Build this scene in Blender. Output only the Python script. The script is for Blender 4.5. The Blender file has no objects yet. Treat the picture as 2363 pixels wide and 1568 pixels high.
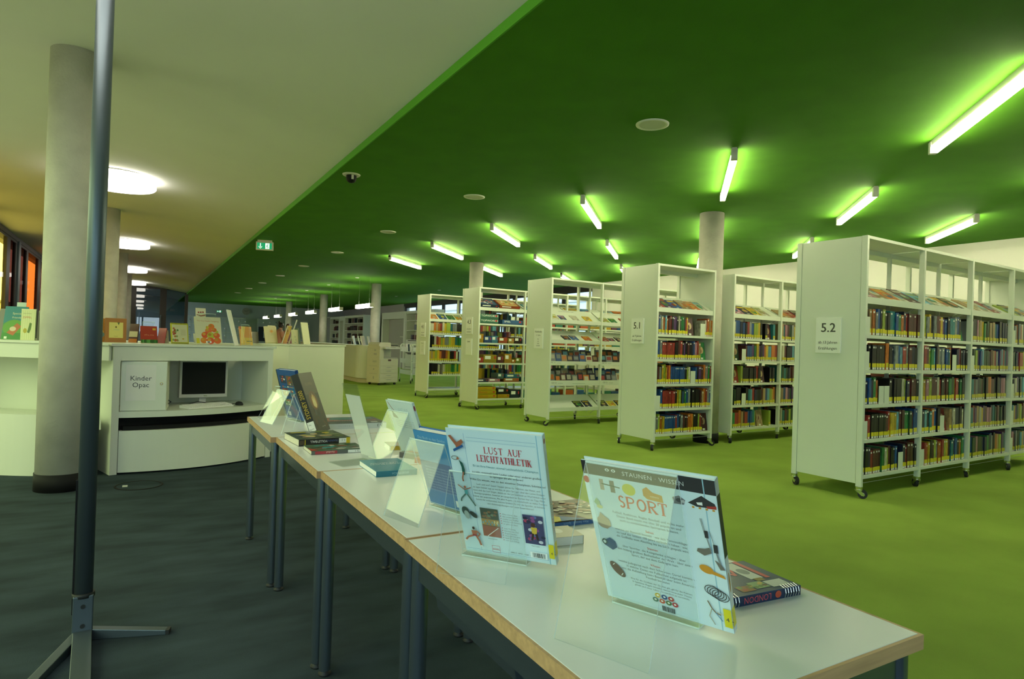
import bpy, math, random
from mathutils import Matrix, Vector
random.seed(7)
S = bpy.context.scene
COL = S.collection
# ------------------------------------------------------------------ camera
TH = math.radians(30.5); ROLL = math.radians(1.84421); PITCH = math.radians(.42125)
def bvec(v): return Vector((v[0]*math.cos(TH)+v[1]*math.sin(TH), -v[0]*math.sin(TH)+v[1]*math.cos(TH), v[2]))
_c, _s, _cp, _sp = math.cos(ROLL), math.sin(ROLL), math.cos(PITCH), math.sin(PITCH)
_r = bvec((_c, -_s*_sp, _s*_cp)); _u = bvec((-_s, -_c*_sp, _c*_cp)); _f = bvec((0, _cp, _sp))
cam_d = bpy.data.cameras.new('camera'); cam_d.sensor_fit = 'HORIZONTAL'; cam_d.sensor_width = 36
cam_d.lens = 1454.24/2363*36; cam_d.clip_start = .02; cam_d.clip_end = 300
cam = bpy.data.objects.new('camera', cam_d); COL.objects.link(cam)
cam.matrix_world = Matrix(((_r.x, _u.x, -_f.x, 0), (_r.y, _u.y, -_f.y, 0), (_r.z, _u.z, -_f.z, 1.2), (0, 0, 0, 1)))
S.camera = cam
# ------------------------------------------------------------------ light and exposure
S.view_settings.view_transform = 'Standard'; S.view_settings.look = 'None'
S.view_settings.gamma = 1; S.view_settings.use_curve_mapping = False
S.view_settings.exposure = EXPO = -0.12
SKY = 6.0            # overcast daylight outside
TUBE = 48.0           # ceiling tubes
DRUM = 9.0           # round ceiling lamps
PEND = 24.0           # pendant lamps over the reception desk
wd = bpy.data.worlds.new('overcast_sky'); S.world = wd; wd.use_nodes = True
_b = wd.node_tree.nodes['Background']; _b.inputs[0].default_value = (.80, .92, 1, 1); _b.inputs[1].default_value = SKY
try:
    S.cycles.use_denoising = True; S.cycles.max_bounces = 8; S.cycles.diffuse_bounces = 5
    S.cycles.transparent_max_bounces = 24; S.cycles.sample_clamp_indirect = 6; S.cycles.caustics_reflective = False; S.cycles.caustics_refractive = False
except Exception: pass
def portal(loc, rot, sx, sy):
    l = bpy.data.lights.new('window_portal', 'AREA'); l.shape = 'RECTANGLE'; l.size = sx; l.size_y = sy; l.energy = 1
    l.cycles.is_portal = True
    o = bpy.data.objects.new('window_portal', l); COL.objects.link(o); o.location = loc; o.rotation_euler = rot
portal((-2.8, 14, 1.7), (0, -math.pi/2, 0), 3.4, 41)
portal((11.35, 21, 1.9), (0, math.pi/2, 0), 2.2, 16)
portal((.1, -6.45, 1.78), (math.pi/2, 0, 0), 3.8, 1.95)
# ------------------------------------------------------------------ materials
MATS = {}
def hexc(s):
    s = s.lstrip('#'); v = [int(s[i:i+2], 16)/255 for i in (0, 2, 4)]
    return tuple(((x/12.92) if x <= .04045 else ((x+.055)/1.055)**2.4) for x in v)
def nodes(name):
    m = bpy.data.materials.new(name); m.use_nodes = True; MATS[name] = m
    nt = m.node_tree; return m, nt, nt.nodes['Principled BSDF']
def mat(name, col, rough=.5, metal=0, var=0, scale=8, bump=0, bscale=60, spec=.5, dist=(1, 1, 1)):
    m, nt, p = nodes(name); p.inputs['Base Color'].default_value = (*col, 1); p.inputs['Roughness'].default_value = rough
    p.inputs['Metallic'].default_value = metal; p.inputs['Specular IOR Level'].default_value = spec
    if var or bump:
        tc = nt.nodes.new('ShaderNodeTexCoord'); mp = nt.nodes.new('ShaderNodeMapping'); mp.inputs['Scale'].default_value = dist
        nt.links.new(tc.outputs['Object'], mp.inputs['Vector'])
    if var:
        n = nt.nodes.new('ShaderNodeTexNoise'); n.inputs['Scale'].default_value = scale; n.inputs['Detail'].default_value = 6
        nt.links.new(mp.outputs[0], n.inputs['Vector'])
        r = nt.nodes.new('ShaderNodeValToRGB'); r.color_ramp.elements[0].position = .3; r.color_ramp.elements[1].position = .7
        r.color_ramp.elements[0].color = (*[c*(1-var) for c in col], 1); r.color_ramp.elements[1].color = (*[min(1, c*(1+var)) for c in col], 1)
        nt.links.new(n.outputs[0], r.inputs[0]); nt.links.new(r.outputs[0], p.inputs['Base Color'])
    if bump:
        n2 = nt.nodes.new('ShaderNodeTexNoise'); n2.inputs['Scale'].default_value = bscale; n2.inputs['Detail'].default_value = 3
        nt.links.new(mp.outputs[0], n2.inputs['Vector'])
        bp = nt.nodes.new('ShaderNodeBump'); bp.inputs['Strength'].default_value = bump; bp.inputs['Distance'].default_value = .01
        nt.links.new(n2.outputs[0], bp.inputs['Height']); nt.links.new(bp.outputs[0], p.inputs['Normal'])
    return m
def emit(name, col, st, back=None):
    m, nt, p = nodes(name); p.inputs['Base Color'].default_value = (*col, 1); p.inputs['Emission Color'].default_value = (*col, 1)
    p.inputs['Emission Strength'].default_value = st; p.inputs['Roughness'].default_value = .4; return m
mat('green_ceiling', (.060, .205, .006), .85, var=.08, scale=3, bump=.15, bscale=220, spec=.2)
mat('green_fascia', (.09, .36, .012), .7)
mat('white_ceiling', (.80, .79, .74), .9, var=.02, scale=1.2, spec=.2)
mat('green_carpet', (.30, .43, .075), .95, var=.13, scale=1.6, bump=.5, bscale=320, spec=.1)
mat('dark_carpet', (.042, .060, .072), .95, var=.30, scale=2.2, bump=.6, bscale=300, spec=.1, dist=(1, 2.6, 1))
mat('white_wall', (.80, .79, .74), .85, var=.02, scale=1, spec=.3)
mat('blue_grey_wall', (.52, .60, .64), .85, var=.03, scale=1, spec=.3)
mat('grey_wall', (.42, .41, .38), .85, var=.03, scale=1, spec=.3)
mat('white_laminate', (.69, .72, .62), .35, var=.015, scale=2)
mat('shelf_white', (.72, .76, .66), .4, var=.015, scale=2)
mat('desk_white', (.74, .76, .72), .28, var=.02, scale=3)
mat('beech', (.50, .31, .15), .45, var=.18, scale=5, dist=(1, 14, 14))
mat('concrete', (.50, .48, .41), .8, var=.16, scale=3.5, bump=.25, bscale=40)
mat('black', (.008, .008, .009), .7, spec=.2)
mat('rubber', (.012, .013, .014), .6)
mat('dark_frame', (.022, .016, .013), .45)
mat('steel_blue', (.16, .20, .24), .26, metal=.85)
mat('alu', (.11, .14, .16), .42, metal=.7)
mat('chrome', (.75, .76, .75), .15, metal=1)
mat('grey_plastic', (.55, .55, .52), .4)
mat('cream_plastic', (.62, .59, .47), .45)
mat('brass', (.45, .34, .12), .35, metal=1)
mat('paper', (.78, .77, .73), .7)
mat('sign_plate', (.86, .88, .82), .35)
mat('pages', (.66, .62, .50), .85, var=.1, scale=90, dist=(.2, .2, 6))
mat('screen', (.010, .011, .010), .5, spec=.15)
mat('skin', (.55, .30, .20), .55)
mat('hair_dark', (.018, .011, .008), .5)
mat('hair_brown', (.06, .034, .018), .5)
mat('shirt_mauve', (.28, .10, .12), .8)
mat('shirt_peach', (.60, .27, .17), .8)
mat('trousers', (.03, .035, .06), .8)
mat('yellow_label', (.74, .64, .02), .45)
emit('tube_glow', (1, .94, .60), TUBE); emit('drum_glow', (1, .96, .84), DRUM); emit('pendant_glow', (1, .95, .78), PEND)
emit('exit_glow', (0, .30, .12), .9); emit('exit_white', (1, 1, 1), 1.2)
emit('tablet_glow', (.75, .80, 1), 3.0)
def obj_colour(name, rough=.4, noise=.35):
    m, nt, p = nodes(name); oi = nt.nodes.new('ShaderNodeObjectInfo'); p.inputs['Roughness'].default_value = rough
    tc = nt.nodes.new('ShaderNodeTexCoord'); n = nt.nodes.new('ShaderNodeTexNoise'); n.noise_dimensions = '4D'; n.inputs['Scale'].default_value = 4
    nt.links.new(tc.outputs['Object'], n.inputs['Vector'])
    mu = nt.nodes.new('ShaderNodeMath'); mu.operation = 'MULTIPLY'; mu.inputs[1].default_value = 50
    nt.links.new(oi.outputs['Random'], mu.inputs[0]); nt.links.new(mu.outputs[0], n.inputs['W'])
    hs = nt.nodes.new('ShaderNodeHueSaturation'); mr = nt.nodes.new('ShaderNodeMapRange')
    mr.inputs['From Min'].default_value = .3; mr.inputs['From Max'].default_value = .7; mr.inputs['To Min'].default_value = 1-noise; mr.inputs['To Max'].default_value = 1+noise
    nt.links.new(n.outputs[0], mr.inputs['Value']); nt.links.new(mr.outputs[0], hs.inputs['Value'])
    nt.links.new(oi.outputs['Color'], hs.inputs['Color']); nt.links.new(hs.outputs[0], p.inputs['Base Color'])
    return m
obj_colour('book_cover', noise=.5)
def attr_colour(name, rough=.35):
    m, nt, p = nodes(name); a = nt.nodes.new('ShaderNodeVertexColor'); a.layer_name = 'Col'; p.inputs['Roughness'].default_value = rough
    nt.links.new(a.outputs['Color'], p.inputs['Base Color']); return m
attr_colour('print', .33)
def acrylic(name, tint, lo=.05, hi=.75, rough=.01):
    m = bpy.data.materials.new(name); m.use_nodes = True; MATS[name] = m; nt = m.node_tree
    for n in list(nt.nodes): nt.nodes.remove(n)
    out = nt.nodes.new('ShaderNodeOutputMaterial'); mx = nt.nodes.new('ShaderNodeMixShader'); tr = nt.nodes.new('ShaderNodeBsdfTransparent')
    gl = nt.nodes.new('ShaderNodeBsdfGlossy'); gl.inputs['Roughness'].default_value = rough; tr.inputs[0].default_value = (*tint, 1)
    lw = nt.nodes.new('ShaderNodeLayerWeight'); lw.inputs[0].default_value = .5
    pw = nt.nodes.new('ShaderNodeMath'); pw.operation = 'POWER'; pw.inputs[1].default_value = 3
    mr = nt.nodes.new('ShaderNodeMapRange'); mr.inputs['To Min'].default_value = lo; mr.inputs['To Max'].default_value = hi
    nt.links.new(lw.outputs['Facing'], pw.inputs[0]); nt.links.new(pw.outputs[0], mr.inputs['Value']); nt.links.new(mr.outputs[0], mx.inputs[0])
    nt.links.new(tr.outputs[0], mx.inputs[1]); nt.links.new(gl.outputs[0], mx.inputs[2]); nt.links.new(mx.outputs[0], out.inputs[0])
    return m
acrylic('acrylic', (.985, .997, .993), .024, .42)
acrylic('acrylic_edge_highlight', (.86, .96, .95), .55, .8, .5)
for _n in list(MATS['acrylic_edge_highlight'].node_tree.nodes):
    if _n.type == 'BSDF_GLOSSY' or _n.bl_idname.startswith('ShaderNodeBsdfGlossy'):
        _t = MATS['acrylic_edge_highlight'].node_tree; _d = _t.nodes.new('ShaderNodeBsdfDiffuse'); _d.inputs[0].default_value = (.86, .95, .93, 1)  # bright glow of the sheet edges put in as whitish diffuse colour
        _mx = [k for k in _t.nodes if k.bl_idname == 'ShaderNodeMixShader'][0]; _t.links.new(_d.outputs[0], _mx.inputs[2])
acrylic('clear_glass', (.80, .90, .92), .05, .7)
acrylic('dark_glass', (.10, .13, .17), .10, .75)
for nm, t in dict(glass_mint=(.70, .92, .88), glass_green=(.88, .94, .42), glass_yellow=(.90, .64, .09), glass_red=(.035, .008, .005), glass_orange=(.30, .055, .006)).items(): acrylic(nm, t, .02, .12)
# ------------------------------------------------------------------ mesh builder
class MB:
    def __init__(s): s.v = []; s.f = []; s.m = []; s.c = []; s.mats = []; s.hascol = False; s.smooth = []
    def mi(s, m):
        if m not in s.mats: s.mats.append(m)
        return s.mats.index(m)
    def face(s, pts, m='white_laminate', col=None, smooth=False):
        b = len(s.v); s.v += [tuple(p) for p in pts]; s.f.append(tuple(range(b, b+len(pts)))); s.m.append(s.mi(m)); s.c.append(col); s.smooth.append(smooth)
        if col: s.hascol = True
        return s
    def raw(s, vs, fs, m, col=None, smooth=False):
        b = len(s.v); s.v += [tuple(p) for p in vs]
        for f in fs: s.f.append(tuple(i+b for i in f)); s.m.append(s.mi(m)); s.c.append(col); s.smooth.append(smooth)
        if col: s.hascol = True
        return s
    def box(s, x0, x1, y0, y1, z0, z1, m='white_laminate', col=None, M=None):
        vs = [Vector((x, y, z)) for x in (x0, x1) for y in (y0, y1) for z in (z0, z1)]
        if M: vs = [M @ p for p in vs]
        return s.raw(vs, [(0, 1, 3, 2), (4, 6, 7, 5), (0, 4, 5, 1), (2, 3, 7, 6), (0, 2, 6, 4), (1, 5, 7, 3)], m, col)
    def prism(s, poly, z0, z1, m='white_laminate', col=None, M=None, smooth=False):
        n = len(poly); vs = [Vector((x, y, z0)) for x, y in poly]+[Vector((x, y, z1)) for x, y in poly]
        if M: vs = [M @ p for p in vs]
        b = len(s.v); s.v += [tuple(p) for p in vs]; k = s.mi(m)
        for i in range(n):
            j = (i+1) % n; s.f.append((b+i, b+j, b+n+j, b+n+i)); s.m.append(k); s.c.append(col); s.smooth.append(smooth)
        s.f.append(tuple(b+i for i in reversed(range(n)))); s.f.append(tuple(b+n+i for i in range(n)))
        for _ in range(2): s.m.append(k); s.c.append(col); s.smooth.append(False)
        if col: s.hascol = True
        return s
    def cyl(s, p0, p1, r, m='white_laminate', n=16, r2=None, col=None, cap=True):
        p0, p1 = Vector(p0), Vector(p1); d = (p1-p0).normalized(); a = d.orthogonal().normalized(); b_ = d.cross(a); r2 = r if r2 is None else r2
        vs = [p0+(a*math.cos(t)+b_*math.sin(t))*r for t in [2*math.pi*i/n for i in range(n)]]+[p1+(a*math.cos(t)+b_*math.sin(t))*r2 for t in [2*math.pi*i/n for i in range(n)]]
        s.raw(vs, [(i, (i+1) % n, n+(i+1) % n, n+i) for i in range(n)], m, col, True)
        if cap:
            s.raw(vs[:n], [tuple(reversed(range(n)))], m, col); s.raw(vs[n:], [tuple(range(n))], m, col)
        return s
    def lathe(s, prof, m='white_laminate', n=24, c=(0, 0, 0), col=None, smooth=True):
        k = len(prof); vs = []
        for i in range(n):
            t = 2*math.pi*i/n
            for r, z in prof: vs.append((c[0]+r*math.cos(t), c[1]+r*math.sin(t), c[2]+z))
        fs = [(i*k+j, ((i+1) % n)*k+j, ((i+1) % n)*k+j+1, i*k+j+1) for i in range(n) for j in range(k-1)]
        return s.raw(vs, fs, m, col, smooth)
    def tube(s, pts, r, m='chrome', n=8):
        for a, b in zip(pts, pts[1:]): s.cyl(a, b, r, m, n)
        return s
    def build(s, name, parent=None, loc=None, rz=0, M=None, bevel=0):
        me = bpy.data.meshes.new(name); me.from_pydata(s.v, [], s.f)
        for m in s.mats: me.materials.append(MATS[m])
        me.polygons.foreach_set('material_index', s.m)
        me.polygons.foreach_set('use_smooth', s.smooth)
        if s.hascol:
            at = me.color_attributes.new('Col', 'FLOAT_COLOR', 'CORNER'); arr = []
            for p, c in zip(me.polygons, s.c): arr += list((*(c or (.8, .8, .8)), 1))*p.loop_total
            at.data.foreach_set('color', arr)
        me.update()
        o = bpy.data.objects.new(name, me); COL.objects.link(o)
        if parent: o.parent = parent
        if loc is not None: o.location = loc
        if rz: o.rotation_euler = (0, 0, rz)
        if M is not None: o.matrix_local = M
        if bevel:
            md = o.modifiers.new('bevel', 'BEVEL'); md.width = bevel; md.segments = 2; md.limit_method = 'ANGLE'; md.angle_limit = .7; md.harden_normals = False
        return o
def tag(o, label, cat, group=None, kind=None):
    o['label'] = label; o['category'] = cat
    if group: o['group'] = group
    if kind: o['kind'] = kind
    return o
def struct(o): o['kind'] = 'structure'; return o
def thing(name, label, cat, loc=(0, 0, 0), rz=0, group=None, M=None):
    o = bpy.data.objects.new(name, None); COL.objects.link(o); o.empty_display_size = .1
    o.location = loc; o.rotation_euler = (0, 0, rz)
    if M is not None: o.matrix_world = M
    return tag(o, label, cat, group)
def share(o, name, parent, loc=None, rz=0, M=None, colour=None):
    c = o.copy(); c.name = name; COL.objects.link(c); c.parent = parent
    for k in list(c.keys()):
        if k in ('label', 'category', 'group', 'kind'): del c[k]
    c.matrix_local = Matrix() if M is None else M
    if M is None:
        c.location = loc or (0, 0, 0); c.rotation_euler = (0, 0, rz)
    if colour: c.color = (*colour, 1)
    return c
def frame(o, x, y, z):
    o, x, y, z = Vector(o), Vector(x), Vector(y), Vector(z)
    return Matrix(((x.x, y.x, z.x, o.x), (x.y, y.y, z.y, o.y), (x.z, y.z, z.z, o.z), (0, 0, 0, 1)))
# ------------------------------------------------------------------ flat print: shapes and lettering on a plane
_tc = {}
def glyphs(txt, size, align='LEFT', sp=1.0):
    key = (txt, align, sp)
    if key not in _tc:
        cu = bpy.data.curves.new('t', 'FONT'); cu.body = txt; cu.size = 1; cu.align_x = align; cu.resolution_u = 2; cu.space_character = sp
        o = bpy.data.objects.new('t', cu); COL.objects.link(o)
        dg = bpy.context.evaluated_depsgraph_get(); me = bpy.data.meshes.new_from_object(o.evaluated_get(dg))
        _tc[key] = ([tuple(v.co) for v in me.vertices], [tuple(p.vertices) for p in me.polygons])
        bpy.data.objects.remove(o); bpy.data.curves.remove(cu); bpy.data.meshes.remove(me)
    vs, fs = _tc[key]
    return [(x*size, y*size) for x, y, z in vs], fs
class Canvas:
    """draws on the plane O + x U + z V, in layers that step off the surface along N"""
    def __init__(s, O, U, V, N, mb=None, m='print', st=.000018):
        s.O, s.U, s.V, s.N = Vector(O), Vector(U), Vector(V), Vector(N); s.mb = mb or MB(); s.e = .0005; s.m = m; s.st = st
    def P(s, x, z): return s.O+s.U*x+s.V*z+s.N*s.e
    def step(s): s.e += s.st
    def poly(s, pts, col): s.mb.face([s.P(*p) for p in pts], s.m, col); s.step(); return s
    def rect(s, x0, z0, x1, z1, col): return s.poly([(x0, z0), (x1, z0), (x1, z1), (x0, z1)], col)
    def ell(s, x, z, rx, rz, col, rot=0, n=18, a0=0, a1=2*math.pi):
        c, q = math.cos(rot), math.sin(rot); pts = []
        for i in range(n):
            t = a0+(a1-a0)*i/(n if abs(a1-a0) > 6.2 else n-1); a, b = rx*math.cos(t), rz*math.sin(t); pts.append((x+a*c-b*q, z+a*q+b*c))
        return s.poly(pts, col)
    def line(s, pts, w, col):
        for (x0, z0), (x1, z1) in zip(pts, pts[1:]):
            d = math.hypot(x1-x0, z1-z0) or 1; a, b = -(z1-z0)/d*w/2, (x1-x0)/d*w/2
            s.mb.face([s.P(x0-a, z0-b), s.P(x1-a, z1-b), s.P(x1+a, z1+b), s.P(x0+a, z0+b)], s.m, col)
        s.step(); return s
    def text(s, txt, x, z, size, col, align='LEFT', rot=0, sx=1, sp=1.0, bold=0):
        if bold: s.text(txt, x+size*bold, z, size, col, align, rot, sx, sp); s.text(txt, x+size*bold/2, z+size*bold*.5, size, col, align, rot, sx, sp)
        vs, fs = glyphs(txt, size, align, sp); c, q = math.cos(rot), math.sin(rot)
        s.mb.raw([s.P(x+(a*sx)*c-b*q, z+(a*sx)*q+b*c) for a, b in vs], fs, s.m, col); s.step(); return s
    def serif(s, txt, x, z, h, col, align='CENTER', wf=.62, st=.15, gap=.18):
        """roman capitals with serifs drawn as strokes"""
        G = {'L': 'v0 b', 'I': 'v.5', 'T': 'v.5 t', 'E': 'v0 b t m', 'F': 'v0 t m', 'H': 'v0 v1 m', 'A': 'a', 'K': 'v0 k', 'U': 'u', 'S': 's', 'C': 'c', 'P': 'v0 p', 'O': 'o', 'R': 'v0 p l'}
        wid = {'I': .3, 'O': 1.15, 'C': 1.0, 'S': .8, ' ': .6, 'L': .85, 'E': .85, 'F': .8}
        W = [h*wf*wid.get(c, 1) for c in txt]; g = h*gap; tot = sum(W)+g*(len(txt)-1)
        if align == 'CENTER': x -= tot/2
        T, t = h*st, h*st*.45; R = lambda a, b, c_, d: s.rect(a, b, c_, d, col)
        for ch, w in zip(txt, W):
            for op in G.get(ch, '').split():
                if op[0] == 'v':
                    cx = x+float(op[1:])*(w-T) if op != 'v.5' else x+(w-T)/2
                    R(cx, z, cx+T, z+h); R(cx-t, z, cx+T+t, z+t*.8); R(cx-t, z+h-t*.8, cx+T+t, z+h)
                elif op == 'b': R(x, z, x+w, z+t); R(x+w-t, z, x+w, z+h*.22)
                elif op == 't': R(x, z+h-t, x+w, z+h); R(x+w-t, z+h*.78, x+w, z+h); (ch == 'T') and R(x, z+h*.78, x+t, z+h)
                elif op == 'm': R(x, z+h*.48, x+w*(1 if ch == 'H' else .7), z+h*.48+t)
                elif op == 'a': s.line([(x+t, z), (x+w/2, z+h)], t, col); s.line([(x+w/2-t/2, z+h), (x+w-T*.6, z)], T, col); R(x+w*.22, z+h*.33, x+w*.75, z+h*.33+t); R(x-t, z, x+T*.9, z+t*.8); R(x+w-T*1.4, z, x+w+t, z+t*.8)
                elif op == 'k': s.line([(x+T, z+h*.4), (x+w-t, z+h)], t, col); s.line([(x+w*.35, z+h*.58), (x+w-t, z)], T, col); R(x+w-T*1.2, z, x+w+t, z+t*.8)
                elif op == 'u':
                    R(x, z+h*.25, x+T, z+h); R(x+w-t, z+h*.25, x+w, z+h); R(x-t, z+h-t*.8, x+T+t, z+h); R(x+w-2*t, z+h-t*.8, x+w+t, z+h)
                    s.line([(x+w/2-(w/2-T/2)*math.cos(q), z+h*.27-(h*.24)*math.sin(q)) for q in [math.pi*i/10 for i in range(11)]], T*.75, col)
                elif op == 's':
                    rx, rz_ = (w/2-T/2)*.92, h*.25-T*.12
                    pts = [(x+w/2+rx*math.cos(q), z+h*.75-T*.12+rz_*math.sin(q)) for q in [.55+(4.71-.55)*i/10 for i in range(11)]]
                    pts += [(x+w/2+rx*math.cos(q), z+h*.25+T*.12+rz_*math.sin(q)) for q in [1.57-(1.57+2.6)*i/10 for i in range(11)]]
                    s.line(pts, T*.85, col)
                elif op in 'co':
                    a0, a1 = (.75, 5.55) if op == 'c' else (0, 2*math.pi)
                    s.line([(x+w/2+(w/2-T/2)*math.cos(a0+(a1-a0)*i/16), z+h/2+(h/2-T*.3)*math.sin(a0+(a1-a0)*i/16)) for i in range(17)], T*.85, col)
                elif op == 'p': s.line([(x+T*.5, z+h-t*.5)]+[(x+w*.5+(w*.5-T*.5)*math.sin(q), z+h*.74+(h*.25-t*.5)*math.cos(q)) for q in [math.pi*i/8 for i in range(9)]]+[(x+T*.5, z+h*.49)], T*.7, col)
                elif op == 'l': s.line([(x+w*.4, z+h*.48), (x+w-t, z)], T, col); R(x+w-T*1.2, z, x+w+t, z+t*.8)
            x += w+g
        s.step(); return s
    def build(s, name, parent): return s.mb.build(name, parent)
# ------------------------------------------------------------------ the room
GC, WC, FX, RX, LX, BY, NY = 3.0, 3.3, 1.76, 11.06, -2.55, 40.0, -6.2
struct(MB().box(FX, RX+.3, NY-.3, BY+.3, -.2, 0, 'green_carpet').build('floor'))
struct(MB().box(LX-.5, FX, NY-.3, BY+.3, -.2, 0, 'dark_carpet').build('floor'))
struct(MB().box(FX, RX+.3, NY-.3, BY+.3, GC, GC+.5, 'green_ceiling').build('ceiling'))
struct(MB().box(LX-.5, FX+.3, NY-.3, BY+.3, WC, WC+.3, 'white_ceiling').build('ceiling'))
struct(MB().box(FX-.012, FX, NY-.3, BY, GC-.002, GC+.065, 'green_fascia').build('trim_1'))
cove = [(FX-.002, GC+.065)]+[(FX-.002-2.2*(i/14), GC+.065+(WC-GC-.064)*math.sin(math.pi/2*i/14)) for i in range(1, 15)]+[(FX-.5, WC+.05), (FX-.002, WC+.05)]
cm = MB(); cc = cove[:15]
cm.raw([(x, y, z) for x, z in cc for y in (NY-.3, BY)], [(2*i, 2*i+1, 2*i+3, 2*i+2) for i in range(14)], 'white_ceiling', None, True)
struct(cm.build('trim_2'))
# right wall: solid, then a band of windows, then solid again
W0, W1, WZ0, WZ1 = 14.35, 29.3, .9, 2.88
w = MB().box(RX, RX+.3, NY-.3, W0, 0, GC+.1, 'white_wall').box(RX, RX+.3, W0, W1, 0, WZ0, 'white_wall').box(RX, RX+.3, W0, W1, WZ1, GC+.1, 'dark_frame').box(RX, RX+.3, W1, BY+.3, 0, GC+.1, 'grey_wall')
struct(w.build('wall_right'))
def window(n, along, a0, a1, z0, z1, at, glass, fw=.06, thick=.08, fmat='dark_frame', label=None):
    """a framed pane; along 'y': lies in the plane x=at, along 'x': in the plane y=at"""
    o = bpy.data.objects.new('window_%d' % n, None); COL.objects.link(o); o['kind'] = 'structure'
    f, g = MB(), MB()
    def bx(mb, p, q, c, d, t0, t1, m):
        if along == 'y': mb.box(at-t0, at+t1, p, q, c, d, m)
        else: mb.box(p, q, at-t0, at+t1, c, d, m)
    h = thick/2
    bx(f, a0, a0+fw, z0, z1, h, h, fmat); bx(f, a1-fw, a1, z0, z1, h, h, fmat); bx(f, a0+fw, a1-fw, z0, z0+fw, h, h, fmat); bx(f, a0+fw, a1-fw, z1-fw, z1, h, h, fmat)
    c = [(a0+fw*.8, z0+fw*.8), (a1-fw*.8, z0+fw*.8), (a1-fw*.8, z1-fw*.8), (a0+fw*.8, z1-fw*.8)]
    g.face([(at, a, z) if along == 'y' else (a, at, z) for a, z in c], glass)
    f.build('window_frame', o); g.build('window_pane', o)
    return o
wn = 1
y = W0
while y < W1-.1:
    window(wn, 'y', y, min(y+1.49, W1), WZ0, WZ1, RX+.1, 'clear_glass', fw=.09); wn += 1; y += 1.495
# left facade: coloured glass between dark posts
bays = []
y = NY+.1
while y < 14.6: bays.append((y, y+1.86, 'glass_mint' if y < .2 else 'glass_green' if y < 8 else 'glass_yellow')); y += 2.26
bays[-1] = (bays[-1][0], 17.2, 'glass_yellow')
bays += [(17.5, 18.3, 'glass_red'), (18.8, 19.85, 'glass_red'), (20.05, 21.95, 'glass_orange'), (22.4, 24.3, 'glass_red'), (24.7, 26.6, 'glass_orange'), (27, 28.9, 'glass_yellow'), (29.3, 32.2, 'glass_red'), (33.0, 36.3, 'clear_glass'), (36.5, 39.8, 'clear_glass')]  # the two clear bays are unseen, added to brighten the far wall
lw = MB().box(LX-.2, LX+.04, NY-.3, BY, 3.2, WC+.05, 'dark_frame').box(LX-.2, LX+.05, NY-.3, BY, 0, .06, 'dark_frame')
ed = [NY-.3]+[e for b in bays for e in b[:2]]+[BY]
for a, b in zip(ed[0::2], ed[1::2]): lw.box(LX-.05, LX+.025, a, b, .06, 3.2, 'dark_frame')
struct(lw.build('wall_left'))
struct(MB().box(LX+.025, LX+.06, 18.43, 18.7, .06, 3.22, 'alu').build('trim_3'))
for a, b, g in bays: window(wn, 'y', a, b, .06, 3.2, LX, g, fw=.05, thick=.05); wn += 1
# far wall, set back behind the desk, and the wall behind the camera with its windows
struct(MB().box(FX, RX+.3, BY, BY+.3, 0, GC+.1, 'blue_grey_wall').build('wall_back'))
struct(MB().box(LX-.5, FX, BY, BY+.3, 0, WC+.1, 'blue_grey_wall').build('wall_back'))
fw = MB().box(LX-.5, RX+.3, NY-.3, NY, 0, .8, 'white_wall').box(LX-.5, RX+.3, NY-.3, NY, 2.75, WC+.1, 'white_wall').box(LX-.5, -1.8, NY-.3, NY, .8, 2.75, 'white_wall').box(2.0, RX+.3, NY-.3, NY, .8, 2.75, 'white_wall')
struct(fw.build('wall_front'))
for i in range(2): window(wn, 'x', -1.8+i*1.9, -1.8+(i+1)*1.9, .8, 2.75, NY-.15, 'clear_glass', fw=.07); wn += 1
# glazed partition at the end of the white-ceilinged aisle
PY = 32.6
for a, b in ((LX, -.35), (-.35, .83), (.83, 1.83)): window(wn, 'x', a, b, 0, WC, PY, 'dark_glass', fw=.13, thick=.16); wn += 1
d = MB().cyl((.74, PY-.14, .9), (.74, PY-.14, 2.0), .025, 'alu').build('door_handle'); tag(d, 'long upright bar handle on the dark glass partition', 'handle')
# skirting of the right wall
struct(MB().box(RX-.015, RX, NY, W1+6, 0, .07, 'grey_plastic').build('baseboard_right'))
# what stands outside the windows
struct(MB().box(-60, 60, -40, 90, -.5, -.3, 'grey_wall').build('ground'))
o = thing('neighbour_building', 'pale building across the yard seen through the right windows', 'building', (16.5, 20, -.3))
nb = MB().box(0, 4, -24, 24, 0, 9, 'blue_grey_wall'); nb.build('facade', o)
for i in range(5): MB().box(-.06, 0, -24, 24, 1.8+i*.55, 1.86+i*.55, 'grey_wall').build('ledge', o)
o = thing('pane_shade_block', 'dim low building outside the coloured glass facade', 'building', (-12, 30, -.3))  # invented block, added so the lower half of the panes looks darker
MB().box(-4, 0, -45, 60, 0, 4.0, 'grey_wall').build('facade', o); MB().box(-4.2, .2, -45, 60, 4.0, 4.2, 'dark_frame').build('block_top', o)
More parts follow.
